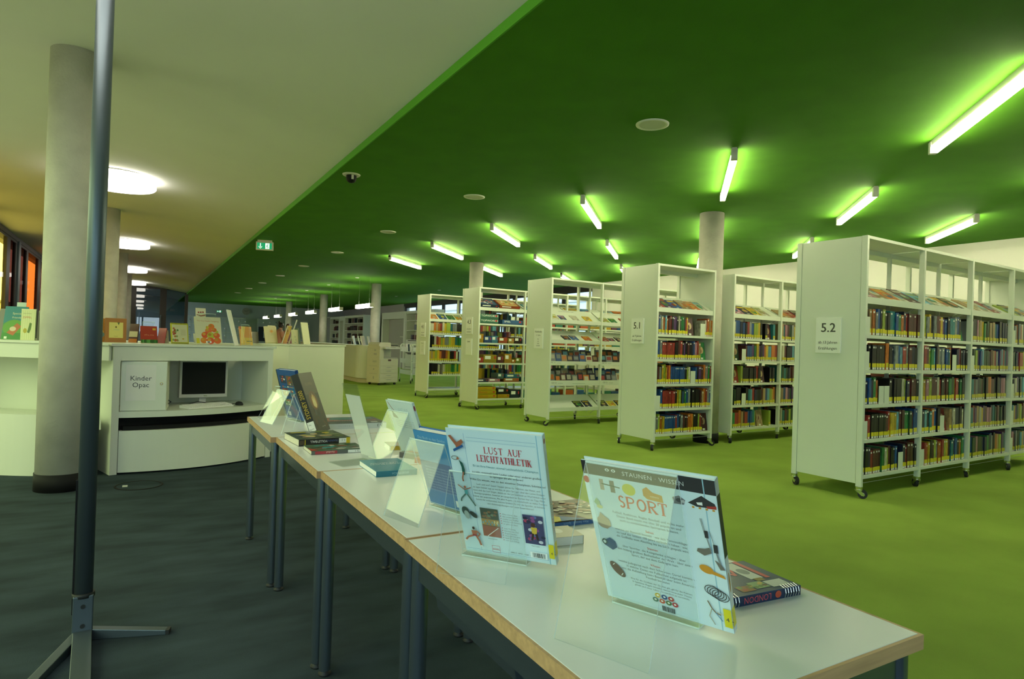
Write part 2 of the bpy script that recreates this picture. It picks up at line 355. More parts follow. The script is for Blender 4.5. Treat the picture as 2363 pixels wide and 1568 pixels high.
# ------------------------------------------------------------------ columns
def column(x, y, top, r, label, band=.13, group=None):
    o = thing('concrete_column', label, 'column', (x, y, 0), group=group)
    MB().lathe([(0, .0), (r, .0), (r, top+.02), (0, top+.02)], 'concrete', 40).build('shaft', o)
    MB().lathe([(r-.01, .0), (r+.006, .0), (r+.006, band), (r-.01, band)], 'black', 40).build('base_band', o)
    return o
column(-.485, 5.83, WC, .165, 'thick round concrete column with black base band in front of the white counter')
column(-.53, 12.85, WC, .165, 'round concrete column behind the white counter below the first round lamp')
column(-.52, 19.85, WC, .165, 'round concrete column further down the aisle behind the brown framed board')
column(-.5, 26.8, WC, .165, 'last round concrete column before the dark glass partition')
column(6.42, 5.82, GC, .155, 'round concrete column standing between the 5.1 bookcase and its neighbour')
column(6.45, 12.62, GC, .155, 'round concrete column rising behind the 4.3 bookcase')
column(6.50, 19.75, GC, .155, 'round concrete column behind the photocopier')
column(6.50, 26.5, GC, .155, 'round concrete column behind the cream card on the counter')
column(6.50, 33.6, GC, .155, 'farthest round concrete column, behind the two people')
# ------------------------------------------------------------------ ceiling lamps and fittings
def tube_lamp():
    o = thing('tube_lamp', 'slim white tube lamp mounted slantwise on the green ceiling', 'ceiling lamp', group='tube lamps on the green ceiling')
    L = .83
    MB().box(-L, L, -.020, .020, -.052, 0, 'grey_plastic').build('housing', o)
    MB().box(-L+.05, L-.05, -.026, .026, -.105, -.052, 'tube_glow').build('diffuser', o)
    for s in (-1, 1): MB().box(min(s*L, s*(L-.05)), max(s*L, s*(L-.05)), -.027, .027, -.106, -.01, 'grey_plastic').build('end_cap', o)
    return o
def copy_tree(o, parent=None):
    c = o.copy(); COL.objects.link(c); c.parent = parent
    for ch in o.children: copy_tree(ch, c)
    return c
t0 = tube_lamp(); first = True
for x in (5.05, 7.25, 9.45):
    for y in (2.19, 4.39, 6.61, 8.86, 11.10, 13.34):
        o = t0 if first else copy_tree(t0); first = False
        o.location = (x, y, GC); o.rotation_euler = (0, 0, math.radians(44.5))
        o['label'] = 'slim ceiling tube lamp %s, %s' % ({2.19: 'in front of bookcase 5.2', 4.39: 'between bookcases 5.2 and 5.1', 6.61: 'between bookcase 5.1 and the Nonbooks rack', 8.86: 'between the Nonbooks rack and 4.3', 11.10: 'between shelves 4.3 and 4.1', 13.34: 'behind bookcase 4.1'}[y], {5.05: 'signed end', 7.25: 'middle row', 9.45: 'white wall side'}[x])
def drum_lamp():
    o = thing('drum_lamp', 'round glowing drum lamp on the white ceiling', 'ceiling lamp', group='drum lamps on the white ceiling')
    MB().lathe([(.0, 0), (.46, 0), (.46, -.012), (.44, -.012)], 'grey_plastic', 48).build('rim', o)
    MB().lathe([(.45, -.012), (.455, -.13), (.44, -.145), (0, -.15)], 'drum_glow', 48).build('diffuser', o)
    return o
d0 = drum_lamp()
for i, y in enumerate((10.05, 17.05, 24.0, 30.4, 3.0)):
    o = d0 if i == 0 else copy_tree(d0); o.location = (-.33, y, WC); o['label'] = 'round glowing drum lamp %s' % ('behind the thick column by the pole', 'beyond the second concrete column', 'beyond the third concrete column', 'next to the dark glass partition', 'over the dark carpet beside the desks')[i]
def disc():
    o = thing('ceiling_disc', 'flat round pale speaker grille in the green ceiling', 'speaker grille', group='round grilles along the green ceiling')
    MB().lathe([(.10, -.004), (.115, -.012), (.13, -.008), (.132, 0)], 'paper', 32).build('rim', o)
    MB().lathe([(0, -.006), (.105, -.006)], 'grey_plastic', 32).build('grille', o)
    return o
c0 = disc()
for i in range(9):
    o = c0 if i == 0 else copy_tree(c0); o.location = (3.48, 3.80+3.135*i, GC)
def spot():
    o = thing('downlight', 'tiny recessed downlight in the green ceiling above the reception', 'downlight', group='downlights above the reception desk')
    MB().lathe([(.03, -.006), (.05, -.01), (.06, 0)], 'grey_plastic', 16).build('rim', o); MB().lathe([(0, -.004), (.035, -.004)], 'chrome', 16).build('reflector', o)
    return o
c0 = spot()
for i, (x, y) in enumerate([(5.4, 18.2+3.25*k) for k in range(5)]+[(8.9, 20.2), (8.9, 24.5)]):
    o = c0 if i == 0 else copy_tree(c0); o.location = (x, y, GC)
def pendant():
    o = thing('pendant_lamp', 'bright oblong pendant lamp hanging over the reception desk', 'pendant lamp', group='pendant lamps over the reception desk')
    MB().box(-.055, .055, -.72, .66, -.11, 0, 'pendant_glow').build('diffuser', o)
    MB().box(-.06, .06, .66, .72, -.11, 0, 'grey_plastic').build('end_cap', o); MB().box(-.06, .06, -.76, -.72, -.11, 0, 'cream_plastic').build('end_cap', o)
    for s in (-.5, .5): MB().cyl((0, s, 0), (0, s, GC-2.24), .0015, 'grey_wall', 6).build('cable', o)
    return o
p0 = pendant()
for i, y in enumerate((18.3, 21.5, 25.05, 28.4, 31.9, 35.2)):
    o = p0 if i == 0 else copy_tree(p0); o.location = (5.66, y, 2.24)
# dome camera
o = thing('dome_camera', 'small black glass dome camera with cream rim on green ceiling', 'security camera', (1.93, 6.85, GC))
MB().lathe([(0, -.004), (.055, -.014), (.088, -.014), (.096, -.006), (.097, 0)], 'cream_plastic', 32).build('rim', o)
MB().lathe([(.055, -.008), (.056, -.045), (.048, -.07), (.03, -.088), (0, -.095)], 'screen', 32).build('dome', o)
MB().box(-.014, .010, -.058, -.052, -.062, -.012, 'cream_plastic').build('bracket', o)
# exit signs
def exit_sign(loc, rz, w, h, label, left=True, drop=0):
    o = thing('exit_sign', label, 'exit sign', loc, rz)
    MB().box(-w/2, w/2, -.03, .03, -h, 0, 'cream_plastic').build('case', o)
    MB().box(-w/2+.02, w/2-.02, -.033, -.028, -h+.02, -.02, 'exit_glow').build('panel', o)
    c = Canvas((0, -.0335, -h/2), (1, 0, 0), (0, 0, 1), (0, -1, 0), m='exit_white'); k = h*.30
    W = (1, 1, 1)
    if left:
        x = -w*.24; c.rect(x-k*.14, -k*.5, x+k*.14, k, W); c.poly([(x-k*.65, -k*.1), (x, -k), (x+k*.65, -k*.1), (x+k*.65, -k*.4+.0), (x, -k*1.15), (x-k*.65, -k*.4)], W)
    else:
        x = -w*.22; c.poly([(x-k, 0), (x, k*.7), (x, k*.25), (x+k, k*.25), (x+k, -k*.25), (x, -k*.25), (x, -k*.7)], W)
    x = w*.17; c.rect(x-k*.75, -k*1.1, x+k*.75, k*1.1, W)
    c.build('pictogram', o)
    c2 = Canvas((0, -.0345, -h/2), (1, 0, 0), (0, 0, 1), (0, -1, 0), m='exit_glow')
    c2.ell(x+k*.2, k*.75, k*.2, k*.2, W); c2.line([(x+.1*k, k*.45), (x-.15*k, -.1*k), (x+.3*k, -.4*k), (x+.1*k, -.95*k)], k*.26, W); c2.line([(x-.15*k, -.1*k), (x-.45*k, -.55*k), (x-.65*k, -.5*k)], k*.24, W); c2.line([(x-.5*k, .25*k), (x+.05*k, .4*k), (x+.5*k, .05*k)], k*.18, W)
    c2.build('running_figure', o)
    if drop: MB().box(-w*.42, w*.42, -.025, .025, 0, drop, 'cream_plastic').build('bracket', o)
    return o
exit_sign((1.95, 12.55, 2.965), math.radians(-18), .30, .155, 'green exit sign with down arrow under the green ceiling edge', True, .035)
exit_sign((3.85, 39.93, 2.62), 0, .30, .15, 'small green exit sign with side arrow on the far blue wall', False)
# wall clock
o = thing('wall_clock', 'round grey clock on the far blue wall', 'clock', (5.3, BY-.01, 2.63))
c = MB(); c.cyl((0, 0, 0), (0, -.05, 0), .24, 'blue_grey_wall', 32); c.build('case', o)
MB().cyl((0, -.05, 0), (0, -.055, 0), .21, 'grey_wall', 32).build('dial', o)
cv = Canvas((0, -.056, 0), (1, 0, 0), (0, 0, 1), (0, -1, 0)); cv.line([(0, 0), (-.1, .03)], .02, (.05, .05, .05)); cv.line([(0, 0), (.12, .05)], .015, (.05, .05, .05)); cv.build('hands', o)
# ------------------------------------------------------------------ the row of four desks
TZ = .72
def desk():
    o = thing('display_desk', '', 'table', group='white desks pushed together in a row')
    X, Y = .315, .428            # half sizes
    MB().box(-X+.006, X-.006, -Y+.006, Y-.006, -.026, 0, 'desk_white').build('tabletop', o, bevel=.0015)
    e = MB()
    e.box(-X, -X+.006, -Y, Y, -.026, -.0005, 'beech').box(X-.006, X, -Y, Y, -.026, -.0005, 'beech').box(-X+.006, X-.006, -Y, -Y+.006, -.026, -.0005, 'beech').box(-X+.006, X-.006, Y-.006, Y, -.026, -.0005, 'beech')
    e.build('edge_band', o)
    lx, ly = X-.030, Y-.032
    for s in (-1, 1):
        MB().box(s*lx-.012, s*lx+.012, -ly, ly, -.085, -.026, 'steel_blue').build('side_rail', o)
        MB().box(-lx, lx, s*ly-.012, s*ly+.012, -.085, -.026, 'steel_blue').build('end_rail', o)
        for t in (-1, 1):
            g = MB().cyl((s*lx, t*ly, -.026), (s*lx, t*ly, -TZ+.018), .0205, 'steel_blue', 24).build('leg', o)
            MB().lathe([(0, 0), (.020, 0), (.023, .006), (.014, .012), (.014, .03), (0, .03)], 'rubber', 20, (s*lx, t*ly, -TZ)).build('foot', g)
    return o
DK = [((.875, 1.005), -.6, 'white desk with wooden edge carrying the SPORT and LEICHTATHLETIK books'),
      ((.885, 1.868), -.4, 'white desk with wooden edge under the yellow-lit stand and the blue book'),
      ((.880, 2.724), -.7, 'white desk with wooden edge under the empty slanted sign holder'),
      ((.868, 3.580), -.9, 'white desk with wooden edge at the end by the counter, under the Sydney book')]
k0 = desk()
for i, ((x, y), a, lab) in enumerate(DK):
    o = k0 if i == 0 else copy_tree(k0); o.location = (x, y, TZ); o.rotation_euler = (0, 0, math.radians(a)); o['label'] = lab
tray = thing('cable_tray', 'dark rounded metal tray hung under the nearest desk', 'tray', (.62, 1.12, TZ-.085), 0)
MB().prism([(-.035, 0), (.035, 0), (.03, -.03), (.012, -.045), (-.012, -.045), (-.03, -.03)], -.17, .17, 'steel_blue', M=Matrix.Rotation(math.radians(90), 4, 'X')).build('trough', tray)
for s in (-.15, .15): MB().box(-.03, .03, s-.008, s+.008, -.01, .0, 'rubber').build('clip', tray)
# ------------------------------------------------------------------ books on shelves
CC = dict(k='#15141a', n='#1c2648', b='#23569a', t='#1f7c86', g='#2c8a4c', l='#a9bf4a', y='#d8b72c', o='#d2762c', r='#a83a34', m='#5c2a2c', p='#c78aa0', v='#5b3a72', w='#d9d5bd', s='#8d9496', c='#6fb3cc', e='#b79a6c', d='#26472f')
CN = dict(k='black', n='navy', b='blue', t='teal', g='green', l='lime green', y='yellow', o='orange', r='red', m='maroon', p='pink', v='violet', w='cream', s='grey', c='light blue', e='tan', d='dark green')
def jit(c, a=.18):
    f = .68+random.uniform(-a, a); return tuple(min(1, x*f) for x in c)
ub = MB()      # unit book: thickness x, depth y (spine at y=0), height z
ub.box(0, .10, 0, 1, 0, 1, 'book_cover').box(.90, 1, 0, 1, 0, 1, 'book_cover').box(.10, .90, 0, .02, 0, 1, 'book_cover').box(.10, .90, .02, .97, .012, .985, 'pages')
BOOK = ub.build('shelf_book'); COL.objects.unlink(BOOK)
ul = MB().box(.04, .96, -.004, 0, .10, .26, 'yellow_label').box(.14, .86, -.005, 0, .015, .095, 'paper')
LBL = ul.build('spine_label'); COL.objects.unlink(LBL)
ul = MB().box(.25, .75, -.004, 0, .86, .93, 'paper')
DOT = ul.build('spine_sticker'); COL.objects.unlink(DOT)
UF = MB().box(0, 1, 0, 1, 0, 1, 'book_cover'); FACE = UF.build('face_book'); COL.objects.unlink(FACE)
rest = MB()                      # the many books too small or too many to be things
NB = [0]
def shelf_book(M, t, d, h, code, label, group):
    b = BOOK.copy(); COL.objects.link(b); b.name = 'shelf_book'; b.matrix_world = M @ Matrix.Diagonal((t, d, h, 1)); b.color = (*jit(hexc(CC[code])), 1)
    tag(b, label, 'book', group)
    l = LBL.copy(); COL.objects.link(l); l.name = 'spine_label'; l.parent = b
    if random.random() < .55:
        q = DOT.copy(); COL.objects.link(q); q.name = 'spine_sticker'; q.parent = b
    NB[0] += 1
def rest_book(M, t, d, h, code, lab=True):
    c = jit(hexc(CC[code]))
    rest.box(0, t, 0, d, 0, h, 'print', c, M)
    if lab:
        rest.box(t*.06, t*.94, -.003, .001, h*.10, h*.26, 'print', (.55, .48, .02), M); rest.box(t*.15, t*.85, -.003, .001, h*.015, h*.09, 'print', (.7, .7, .66), M)
def T(x, y, z): return Matrix.Translation((x, y, z))
ORD = ['top', 'second', 'third', 'fourth', 'bottom']
def bookend(M, w, h, label, group):
    o = MB().box(0, w, -.001, .001, 0, h, 'shelf_white').box(0, w, 0, .09, 0, .002, 'shelf_white').build('bookend'); o.matrix_world = M
    tag(o, label, 'bookend', group); return o
def fill_row(M, width, spec, where, group, single, hb=.225, short=''):
    """books side by side from x=0; letters are colours, | a bookend, # a book turned face out, _ a gap"""
    n = sum(1 for c in spec if c.isalpha()); fixed = sum({'|': .09, '#': .135, '_': .07}.get(c, 0) for c in spec)
    th = [random.uniform(.75, 1.3) for _ in range(n)]; k = (width-fixed)/max(1e-6, sum(th)); th = [min(.05, v*k) for v in th]
    x = 0; i = 0; prev = None; lets = [(k, c) for k, c in enumerate(spec)]
    for ci, c in lets:
        if c == '|':
            bookend(M @ T(x+.004, .018, 0), .082, .155, 'white metal bookend on the %s' % where, 'bookends'); x += .09
        elif c == '_': x += .07
        elif c == '#':
            h = hb*.98; code = random.choice('drmoge')
            MM = M @ T(x+.005, .05, 0) @ Matrix.Rotation(math.radians(-9), 4, 'X')
            o = FACE.copy(); COL.objects.link(o); o.name = 'face_out_book'; o.matrix_world = MM @ Matrix.Diagonal((.125, .022, h, 1)); o.color = (*jit(hexc(CC[code])), 1)
            tag(o, '%s face-out book on %s' % (CN[code], where), 'book', 'face-out books')
            cv = Canvas((0, 0, 0), (1, 0, 0), (0, 0, 1), (0, -1, 0), st=.012); cv.e = .03
            cv.ell(.5, .55, .28, .2, jit(hexc('#d9b98c'))); cv.ell(.4, .5, .1, .12, jit(hexc('#6d2a22'))); cv.rect(.34, .03, .66, .13, (.8, .8, .76)); cv.build('cover_print', o)
            x += .135
        else:
            t = th[i]; i += 1
            h = hb*random.uniform(.88, 1.04) if c != prev else hp
            d = random.uniform(.15, .18); y = random.uniform(.015, .03); prev, hp = c, h
            MM = M @ T(x, y, 0)
            if single:
                nbr = [CN[spec[q]] for q in (ci-1, ci+1) if 0 <= q < len(spec) and spec[q].isalpha()]
                lab = '%s %s book %s, %s' % ('slim' if t < .032 else 'thick', CN[c], 'between %s and %s' % tuple(nbr) if len(nbr) == 2 else 'next to %s' % nbr[0] if nbr else 'alone', short)
                shelf_book(MM, t*.96, d, h, c, lab, group)
            else: rest_book(MM, t*.96, d, h, c)
            x += t
def rnd_spec(n, pal='kknnbtgloyrmmpvwscedd'): return ''.join(random.choice(pal) for _ in range(n))
# ------------------------------------------------------------------ rolling bookcases
HT, DP = 2.212, .64
def caster_proto():
    o = bpy.data.objects.new('caster', None)
    m = MB().cyl((0, 0, .075), (0, 0, .098), .026, 'chrome', 16).cyl((0, 0, .066), (0, 0, .075), .030, 'chrome', 16)
    for s in (-1, 1): m.prism([(-.03, .068), (.012, .068), (.045, .035), (.038, .022), (.02, .024)], s*.017-.002, s*.017+.002, 'chrome', M=Matrix.Rotation(math.radians(90), 4, 'X'))
    a = m.build('caster'); COL.objects.unlink(a)
    b = MB().cyl((.028, -.013, .037), (.028, .013, .037), .037, 'rubber', 24).cyl((.028, -.0145, .037), (.028, .0145, .037), .014, 'grey_plastic', 14).build('wheel'); COL.objects.unlink(b)
    return a, b
CA, CW = caster_proto()
def bookcase(label, loc, rot, bays, levels, kind, signs, right_panel=True, posts_at=None, bw=1.0):
    o = thing('rolling_bookcase', label, 'bookcase', (*loc, 0), math.radians(rot))
    n = bays; PW = .030
    shp, shs = {}, None
    pj_ = MB().box(-PW/2, PW/2, 0, .048, .095, HT, 'shelf_white').build('post', o, (PW/2, 0, 0), bevel=.002); 
    shs = pj_; first_ = True
    for i in range(n+1):
        for j, yy in enumerate((0, DP/2-.024, DP-.048)):
            x = i*bw+(PW/2 if i == 0 else -PW/2 if i == n else 0)
            if first_: first_ = False; continue
            p = share(shs, 'post', o, (x, yy, 0)) if j != 1 else None
            if j == 1 and 0 < i < n: MB().box(x-.011, x+.011, yy+.008, yy+.04, .16, HT-.02, 'shelf_white').build('inner_upright', o)
        for j, yy in enumerate((.024, DP-.024)):
            x = i*bw+(PW/2 if i == 0 else -PW/2 if i == n else 0)
            a = random.uniform(-2.9, 2.9)
            c = share(CA, 'caster', o, (x, yy, 0), a); share(CW, 'wheel', c)
    MB().box(0.004, .018, .0515, DP-.0515, .12, HT-.008, 'shelf_white').build('end_panel', o)
    if right_panel: MB().box(n*bw-.018, n*bw-.002, .048, DP-.048, .12, HT-.008, 'shelf_white').build('end_panel', o)
    for i in range(n):
        a, b = i*bw+.016, (i+1)*bw-.016
        MB().box(a, b, .002, DP-.002, HT-.026, HT-.001, 'shelf_white').build('top_panel', o)
        MB().box(a, b, DP/2-.015, DP/2+.015, HT-.07, HT-.026, 'shelf_white').build('cross_bar', o)
        MB().cyl((a, .035, .118), (b, .035, .118), .0025, 'grey_plastic', 6).build('tie_rod', o)
        for lv in levels:
            typ, z = lv[0], lv[1]
            if typ == 's':
                m = MB().box(a, b, .004, DP/2-.012, z-.026, z, 'shelf_white').box(a, b, .006, .03, z-.03, z-.026, 'shelf_white'); m.build('shelf', o)
                MB().box(a, b, DP/2+.012, DP-.004, z-.026, z, 'shelf_white').build('shelf', o)
            elif typ == 'd':     # slanted display shelf, front lip low
                zb = lv[2]
                m = MB(); sl = zb-z
                m.prism([(.010, z-.045), (.022, z-.045), (.022, z-.003), (DP/2-.03, zb-.01), (DP/2-.03, zb), (.022, z+.012), (.010, z+.012)], a, b, 'shelf_white', M=Matrix(((0, 0, 1, 0), (1, 0, 0, 0), (0, 1, 0, 0), (0, 0, 0, 1))))
                m.build('display_shelf', o)
                MB().prism([(DP-.010, z-.045), (DP-.010, z+.012), (DP-.022, z+.012), (DP/2+.03, zb), (DP/2+.03, zb-.01), (DP-.022, z-.003), (DP-.022, z-.045)], a, b, 'shelf_white', M=Matrix(((0, 0, 1, 0), (1, 0, 0, 0), (0, 1, 0, 0), (0, 0, 0, 1)))).build('display_shelf', o)
                MB().tube([(b-.01, .06, z-.03), (b-.01, .20, z-.11)], .004, 'grey_plastic', 6).build('stay', o)
            elif typ == 't':     # trough with a front label strip
                zt = lv[2]
                MB().box(a, b, .004, .014, z, zt, 'shelf_white').box(a, b, .014, DP/2-.012, z, z+.012, 'shelf_white').box(a, b, DP/2-.022, DP/2-.012, z, zt+.02, 'shelf_white').build('media_trough', o)
    for (y0, y1, z0, z1, lines) in signs:
        s = MB().box(-.012, .006, y0, y1, z0, z1, 'sign_plate').build('sign_plate', o, bevel=.001)
        cv = Canvas((-.012, y1, z0), (0, -1, 0), (0, 0, 1), (-1, 0, 0))
        for (txt, fx, fz, size, al) in lines: cv.text(txt, fx*(y1-y0), fz*(z1-z0), size, (.05, .055, .05), al, bold=.035 if size > .04 else .015)
        cv.build('lettering', s)
    return o
STD = [('d', 1.685, 1.845), ('s', 1.375), ('s', 1.08), ('s', .785), ('s', .49), ('s', .19)]
DG = (.05, .055, .05)
def sg(y0, y1, z0, z1, big, *small):
    L = [(big, .5, .60, .112, 'CENTER')]+[(t, .5, .27-.17*i, .035, 'CENTER') for i, t in enumerate(small)]
    return (y0, y1, z0, z1, L)
def slant_books(o, x0, spec, z, zb, where, group, w=.15, hgt=.20, gap=.01):
    """books lying on a slanted display shelf of bookcase o; spec: colour letters"""
    ang = math.atan2(zb-z, DP/2-.052); x = x0
    for c in spec:
        if c == '_': x += w*.6; continue
        ww = w*random.uniform(.85, 1.1); hh = hgt*random.uniform(.9, 1.1); tt = random.uniform(.008, .022)
        M = o.matrix_world @ T(x, .024, z+.002) @ Matrix.Rotation(ang, 4, 'X')
        b = FACE.copy(); COL.objects.link(b); b.name = 'display_book'; b.matrix_world = M @ Matrix.Diagonal((ww, hh, tt, 1)); b.color = (*jit(hexc(CC[c])), 1)
        tag(b, '%s cover lying on the %s' % (CN[c], where), 'book', group)
        cv = Canvas((0, 0, 1), (1, 0, 0), (0, 1, 0), (0, 0, 1), st=.02); cv.e = .03
        a1, a2 = jit(hexc(CC[random.choice('eoywcgrb')])), jit(hexc(CC[random.choice('wyoeclp')]))
        cv.rect(.1, .74, .9, .9, a2); cv.ell(random.uniform(.4, .6), .42, random.uniform(.2, .33), random.uniform(.15, .24), a1); cv.ell(random.uniform(.3, .7), .5, .12, .12, a2); cv.rect(.32, .03, .6, .10, (.8, .8, .76)); cv.build('cover_print', b)
        x += ww+gap
bpy.context.view_layer.update()
def put(o): bpy.context.view_layer.update(); return o
R0 = 2.15
B52 = put(bookcase('large white rolling bookcase signed 5.2 with rows of yellow-labelled books', (5.222, 3.046), R0, 4, STD, 'b', [sg(.205, .43, 1.21, 1.52, '5.2', 'ab 13 Jahren', 'Erzählungen')]))
B51 = put(bookcase('narrow white rolling bookcase signed 5.1 beside the concrete column', (5.228, 5.531), .8, 1, STD, 'b', [sg(.215, .425, 1.255, 1.56, '5.1', 'ab 9 Jahren', 'Erzählungen')], bw=1.0))
BNX = put(bookcase('white rolling bookcase without a sign right of the concrete column', (6.655, 5.62), R0, 3, STD, 'b', [], bw=1.03))
NBL = [('d', 1.582, 1.755), ('d', 1.28, 1.435), ('t', .925, .967), ('t', .598, .678), ('d', .255, .43)]
BNB = put(bookcase('white rolling rack signed Nonbooks with slanted trays and media troughs', (5.232, 7.767), R0, 4, NBL, 'n',
    [(.18, .405, 1.148, 1.45, [('Nonbooks', .5, .80, .042, 'CENTER'), ('5 - 9 Jahre', .5, .64, .026, 'CENTER'), ('MC', .5, .44, .024, 'CENTER'), ('CD', .5, .33, .024, 'CENTER'), ('DVD', .5, .22, .024, 'CENTER'), ('CD-ROM', .5, .11, .024, 'CENTER')])]))
B43 = put(bookcase('white rolling shelf signed 4.3 and Spiele filled with board game boxes', (5.218, 10.057), R0, 4, [('d', 1.84, 1.97), ('s', 1.56), ('s', 1.21), ('s', .845), ('s', .495), ('s', .196)], 'g',
    [sg(.215, .45, 1.36, 1.67, '4.3', 'ab 3 Jahren', 'Sachbücher'), (.215, .44, .978, 1.276, [('Spiele', .5, .78, .042, 'CENTER')])]))
B41 = put(bookcase('white rolling bookcase signed 4.1, the one closest to the photocopier', (5.24, 12.36), R0, 4, [('d', 1.675, 1.84), ('s', 1.375), ('s', 1.075), ('s', .78), ('s', .50), ('s', .19)], 'b',
    [sg(.17, .405, 1.295, 1.60, '4.1', 'ab 6 Jahren', 'Sachbücher'), (.175, .40, .913, 1.207, [('Sachgruppen', .5, .82, .026, 'CENTER')]+[('a - z  Buch', .5, .68-.11*i, .018, 'CENTER') for i in range(5)])]))
ROWS52 = [['|eosbklkkttbgonrmmmmm', '|kkkkkkoknsbcrrsmmnk', 'pnbngo||kkkkkwlnrmmk', '|rmkkkkkkmryyycmmggdmbb', 'tkknrmmmmgwlmknb|nrmmkk'],
          ['nlsyksmryvbkttsbk#', 'rrmlgcnessnbto|nvrknkk', 'lyplmmmwrkmmgdlrkgk', 'kncktobk|#ewnnkw', '|roykmlsoorlymtnbkogt']]
ZL = [1.375, 1.08, .785, .49, .19]
BN = ['bay at end panel', 'second bay']
for bi in range(4):
    for ri, z in enumerate(ZL):
        spec = ROWS52[bi][ri] if bi < 2 else ('|' if random.random() < .4 else '')+rnd_spec(19)+('#' if random.random() < .25 else '')
        M = B52.matrix_world @ T(bi*1.0+.022, .0, z)
        fill_row(M, .955, spec, '%s row of bookcase 5.2, %s' % (ORD[ri], BN[min(bi, 1)]) if bi < 2 else '%s row of bookcase 5.2 beyond the second bay' % ORD[ri], 'books on bookcase 5.2', bi < 2, short='%s row 5.2 %s' % (ORD[ri], ('end bay', 'second bay')[min(bi, 1)]))
ROWS51 = ['rbswocomrkvvkwdggdry#_|wroeo', 'bbsrrrrrrrkkmrkvkmknbpre#_', 'kmskylyrobbbbbbbbbbklw|bkvvmmospgr', '|brrrrrrrrkylkbdgbskkkkkkmeorsb', 'ysloybbbbbbrbnsmkmooykklrm#']
for ri, z in enumerate(ZL):
    fill_row(B51.matrix_world @ T(.022, 0, z), .955, ROWS51[ri], '%s row of bookcase 5.1' % ORD[ri], 'books on bookcase 5.1', True, short='%s row of 5.1' % ORD[ri])
ROWSNX = ['wbbnbkrsbllyk_k#t', 'e#|mbbvgyvkvoyccoor', 'g#lkkkkkkrk#_kk', '_dkk|ktcrnkkmebclyo', 'lgrroemrrbbtl_#_l__']
for bi in range(3):
    for ri, z in enumerate(ZL): fill_row(BNX.matrix_world @ T(bi*1.03+.022, 0, z), .98, ROWSNX[ri] if bi == 0 else rnd_spec(18), '%s row of the bookcase right of the column' % ORD[ri], 'books on the bookcase right of the column', False)
R41 = ['wwoeorwylltsskkk', '_kwrolysslyytggc', 'yeylyommoykkrw', '_kkkw_wlllgglgyy']
for bi in range(4):
    for ri, z in enumerate((1.375, 1.075, .78, .50)): fill_row(B41.matrix_world @ T(bi+.022, 0, z), .955, R41[ri] if bi == 0 else rnd_spec(15), '%s row of bookcase 4.1' % ORD[ri], 'books on bookcase 4.1', False, hb=.24)
# rear sides of the bookcases
FL = Matrix.Rotation(math.pi, 4, 'Z')
for o, nb_, bw_, zs in ((B52, 4, 1.0, ZL), (B51, 1, 1.0, ZL), (BNX, 3, 1.03, ZL), (B41, 4, 1.0, (1.375, 1.075, .78, .5))):
    for bi in range(nb_):
        for z in zs: fill_row(o.matrix_world @ T((bi+1)*bw_-.022, DP, z) @ FL, .95, rnd_spec(15), '', '', False)
for bi in range(4):
    for z in (1.56, 1.21, .845, .495): fill_row(B43.matrix_world @ T(bi+.978, DP, z) @ FL, .95, rnd_spec(12)+'__', '', '', False)
# slanted display books
slant_books(B52, .03, 'peow', 1.685, 1.845, 'slanted shelf of bookcase 5.2, end panel bay', 'display books on bookcase 5.2', .2, .24)
slant_books(B52, .78, 'm', 1.685, 1.845, 'slanted shelf of 5.2 beside the first inner post', 'display books on bookcase 5.2', .18, .24)
slant_books(B52, 1.03, 'cwed', 1.685, 1.845, 'slanted shelf of bookcase 5.2, second bay', 'display books on bookcase 5.2', .21, .24)
slant_books(B52, 2.03, 'ewwrb', 1.685, 1.845, 'slanted shelf of bookcase 5.2, third bay', 'display books on bookcase 5.2', .17, .24)
slant_books(B52, 3.03, 'lnyc', 1.685, 1.845, 'slanted shelf of bookcase 5.2, last bay', 'display books on bookcase 5.2', .2, .24)
slant_books(B51, .03, 'rvbeow', 1.685, 1.845, 'slanted shelf of bookcase 5.1', 'display books on bookcase 5.1', .145, .22)
slant_books(BNX, .04, 'pnyw', 1.685, 1.845, 'slanted shelf right of the concrete column, first bay', 'display books right of the column', .2, .23)
slant_books(BNX, 1.07, 'erm', 1.685, 1.845, 'slanted shelf right of the concrete column, second bay', 'display books right of the column', .2, .23)
slant_books(BNX, 2.1, 'cgwo', 1.685, 1.845, 'slanted shelf right of the concrete column, last bay', 'display books right of the column', .2, .23)
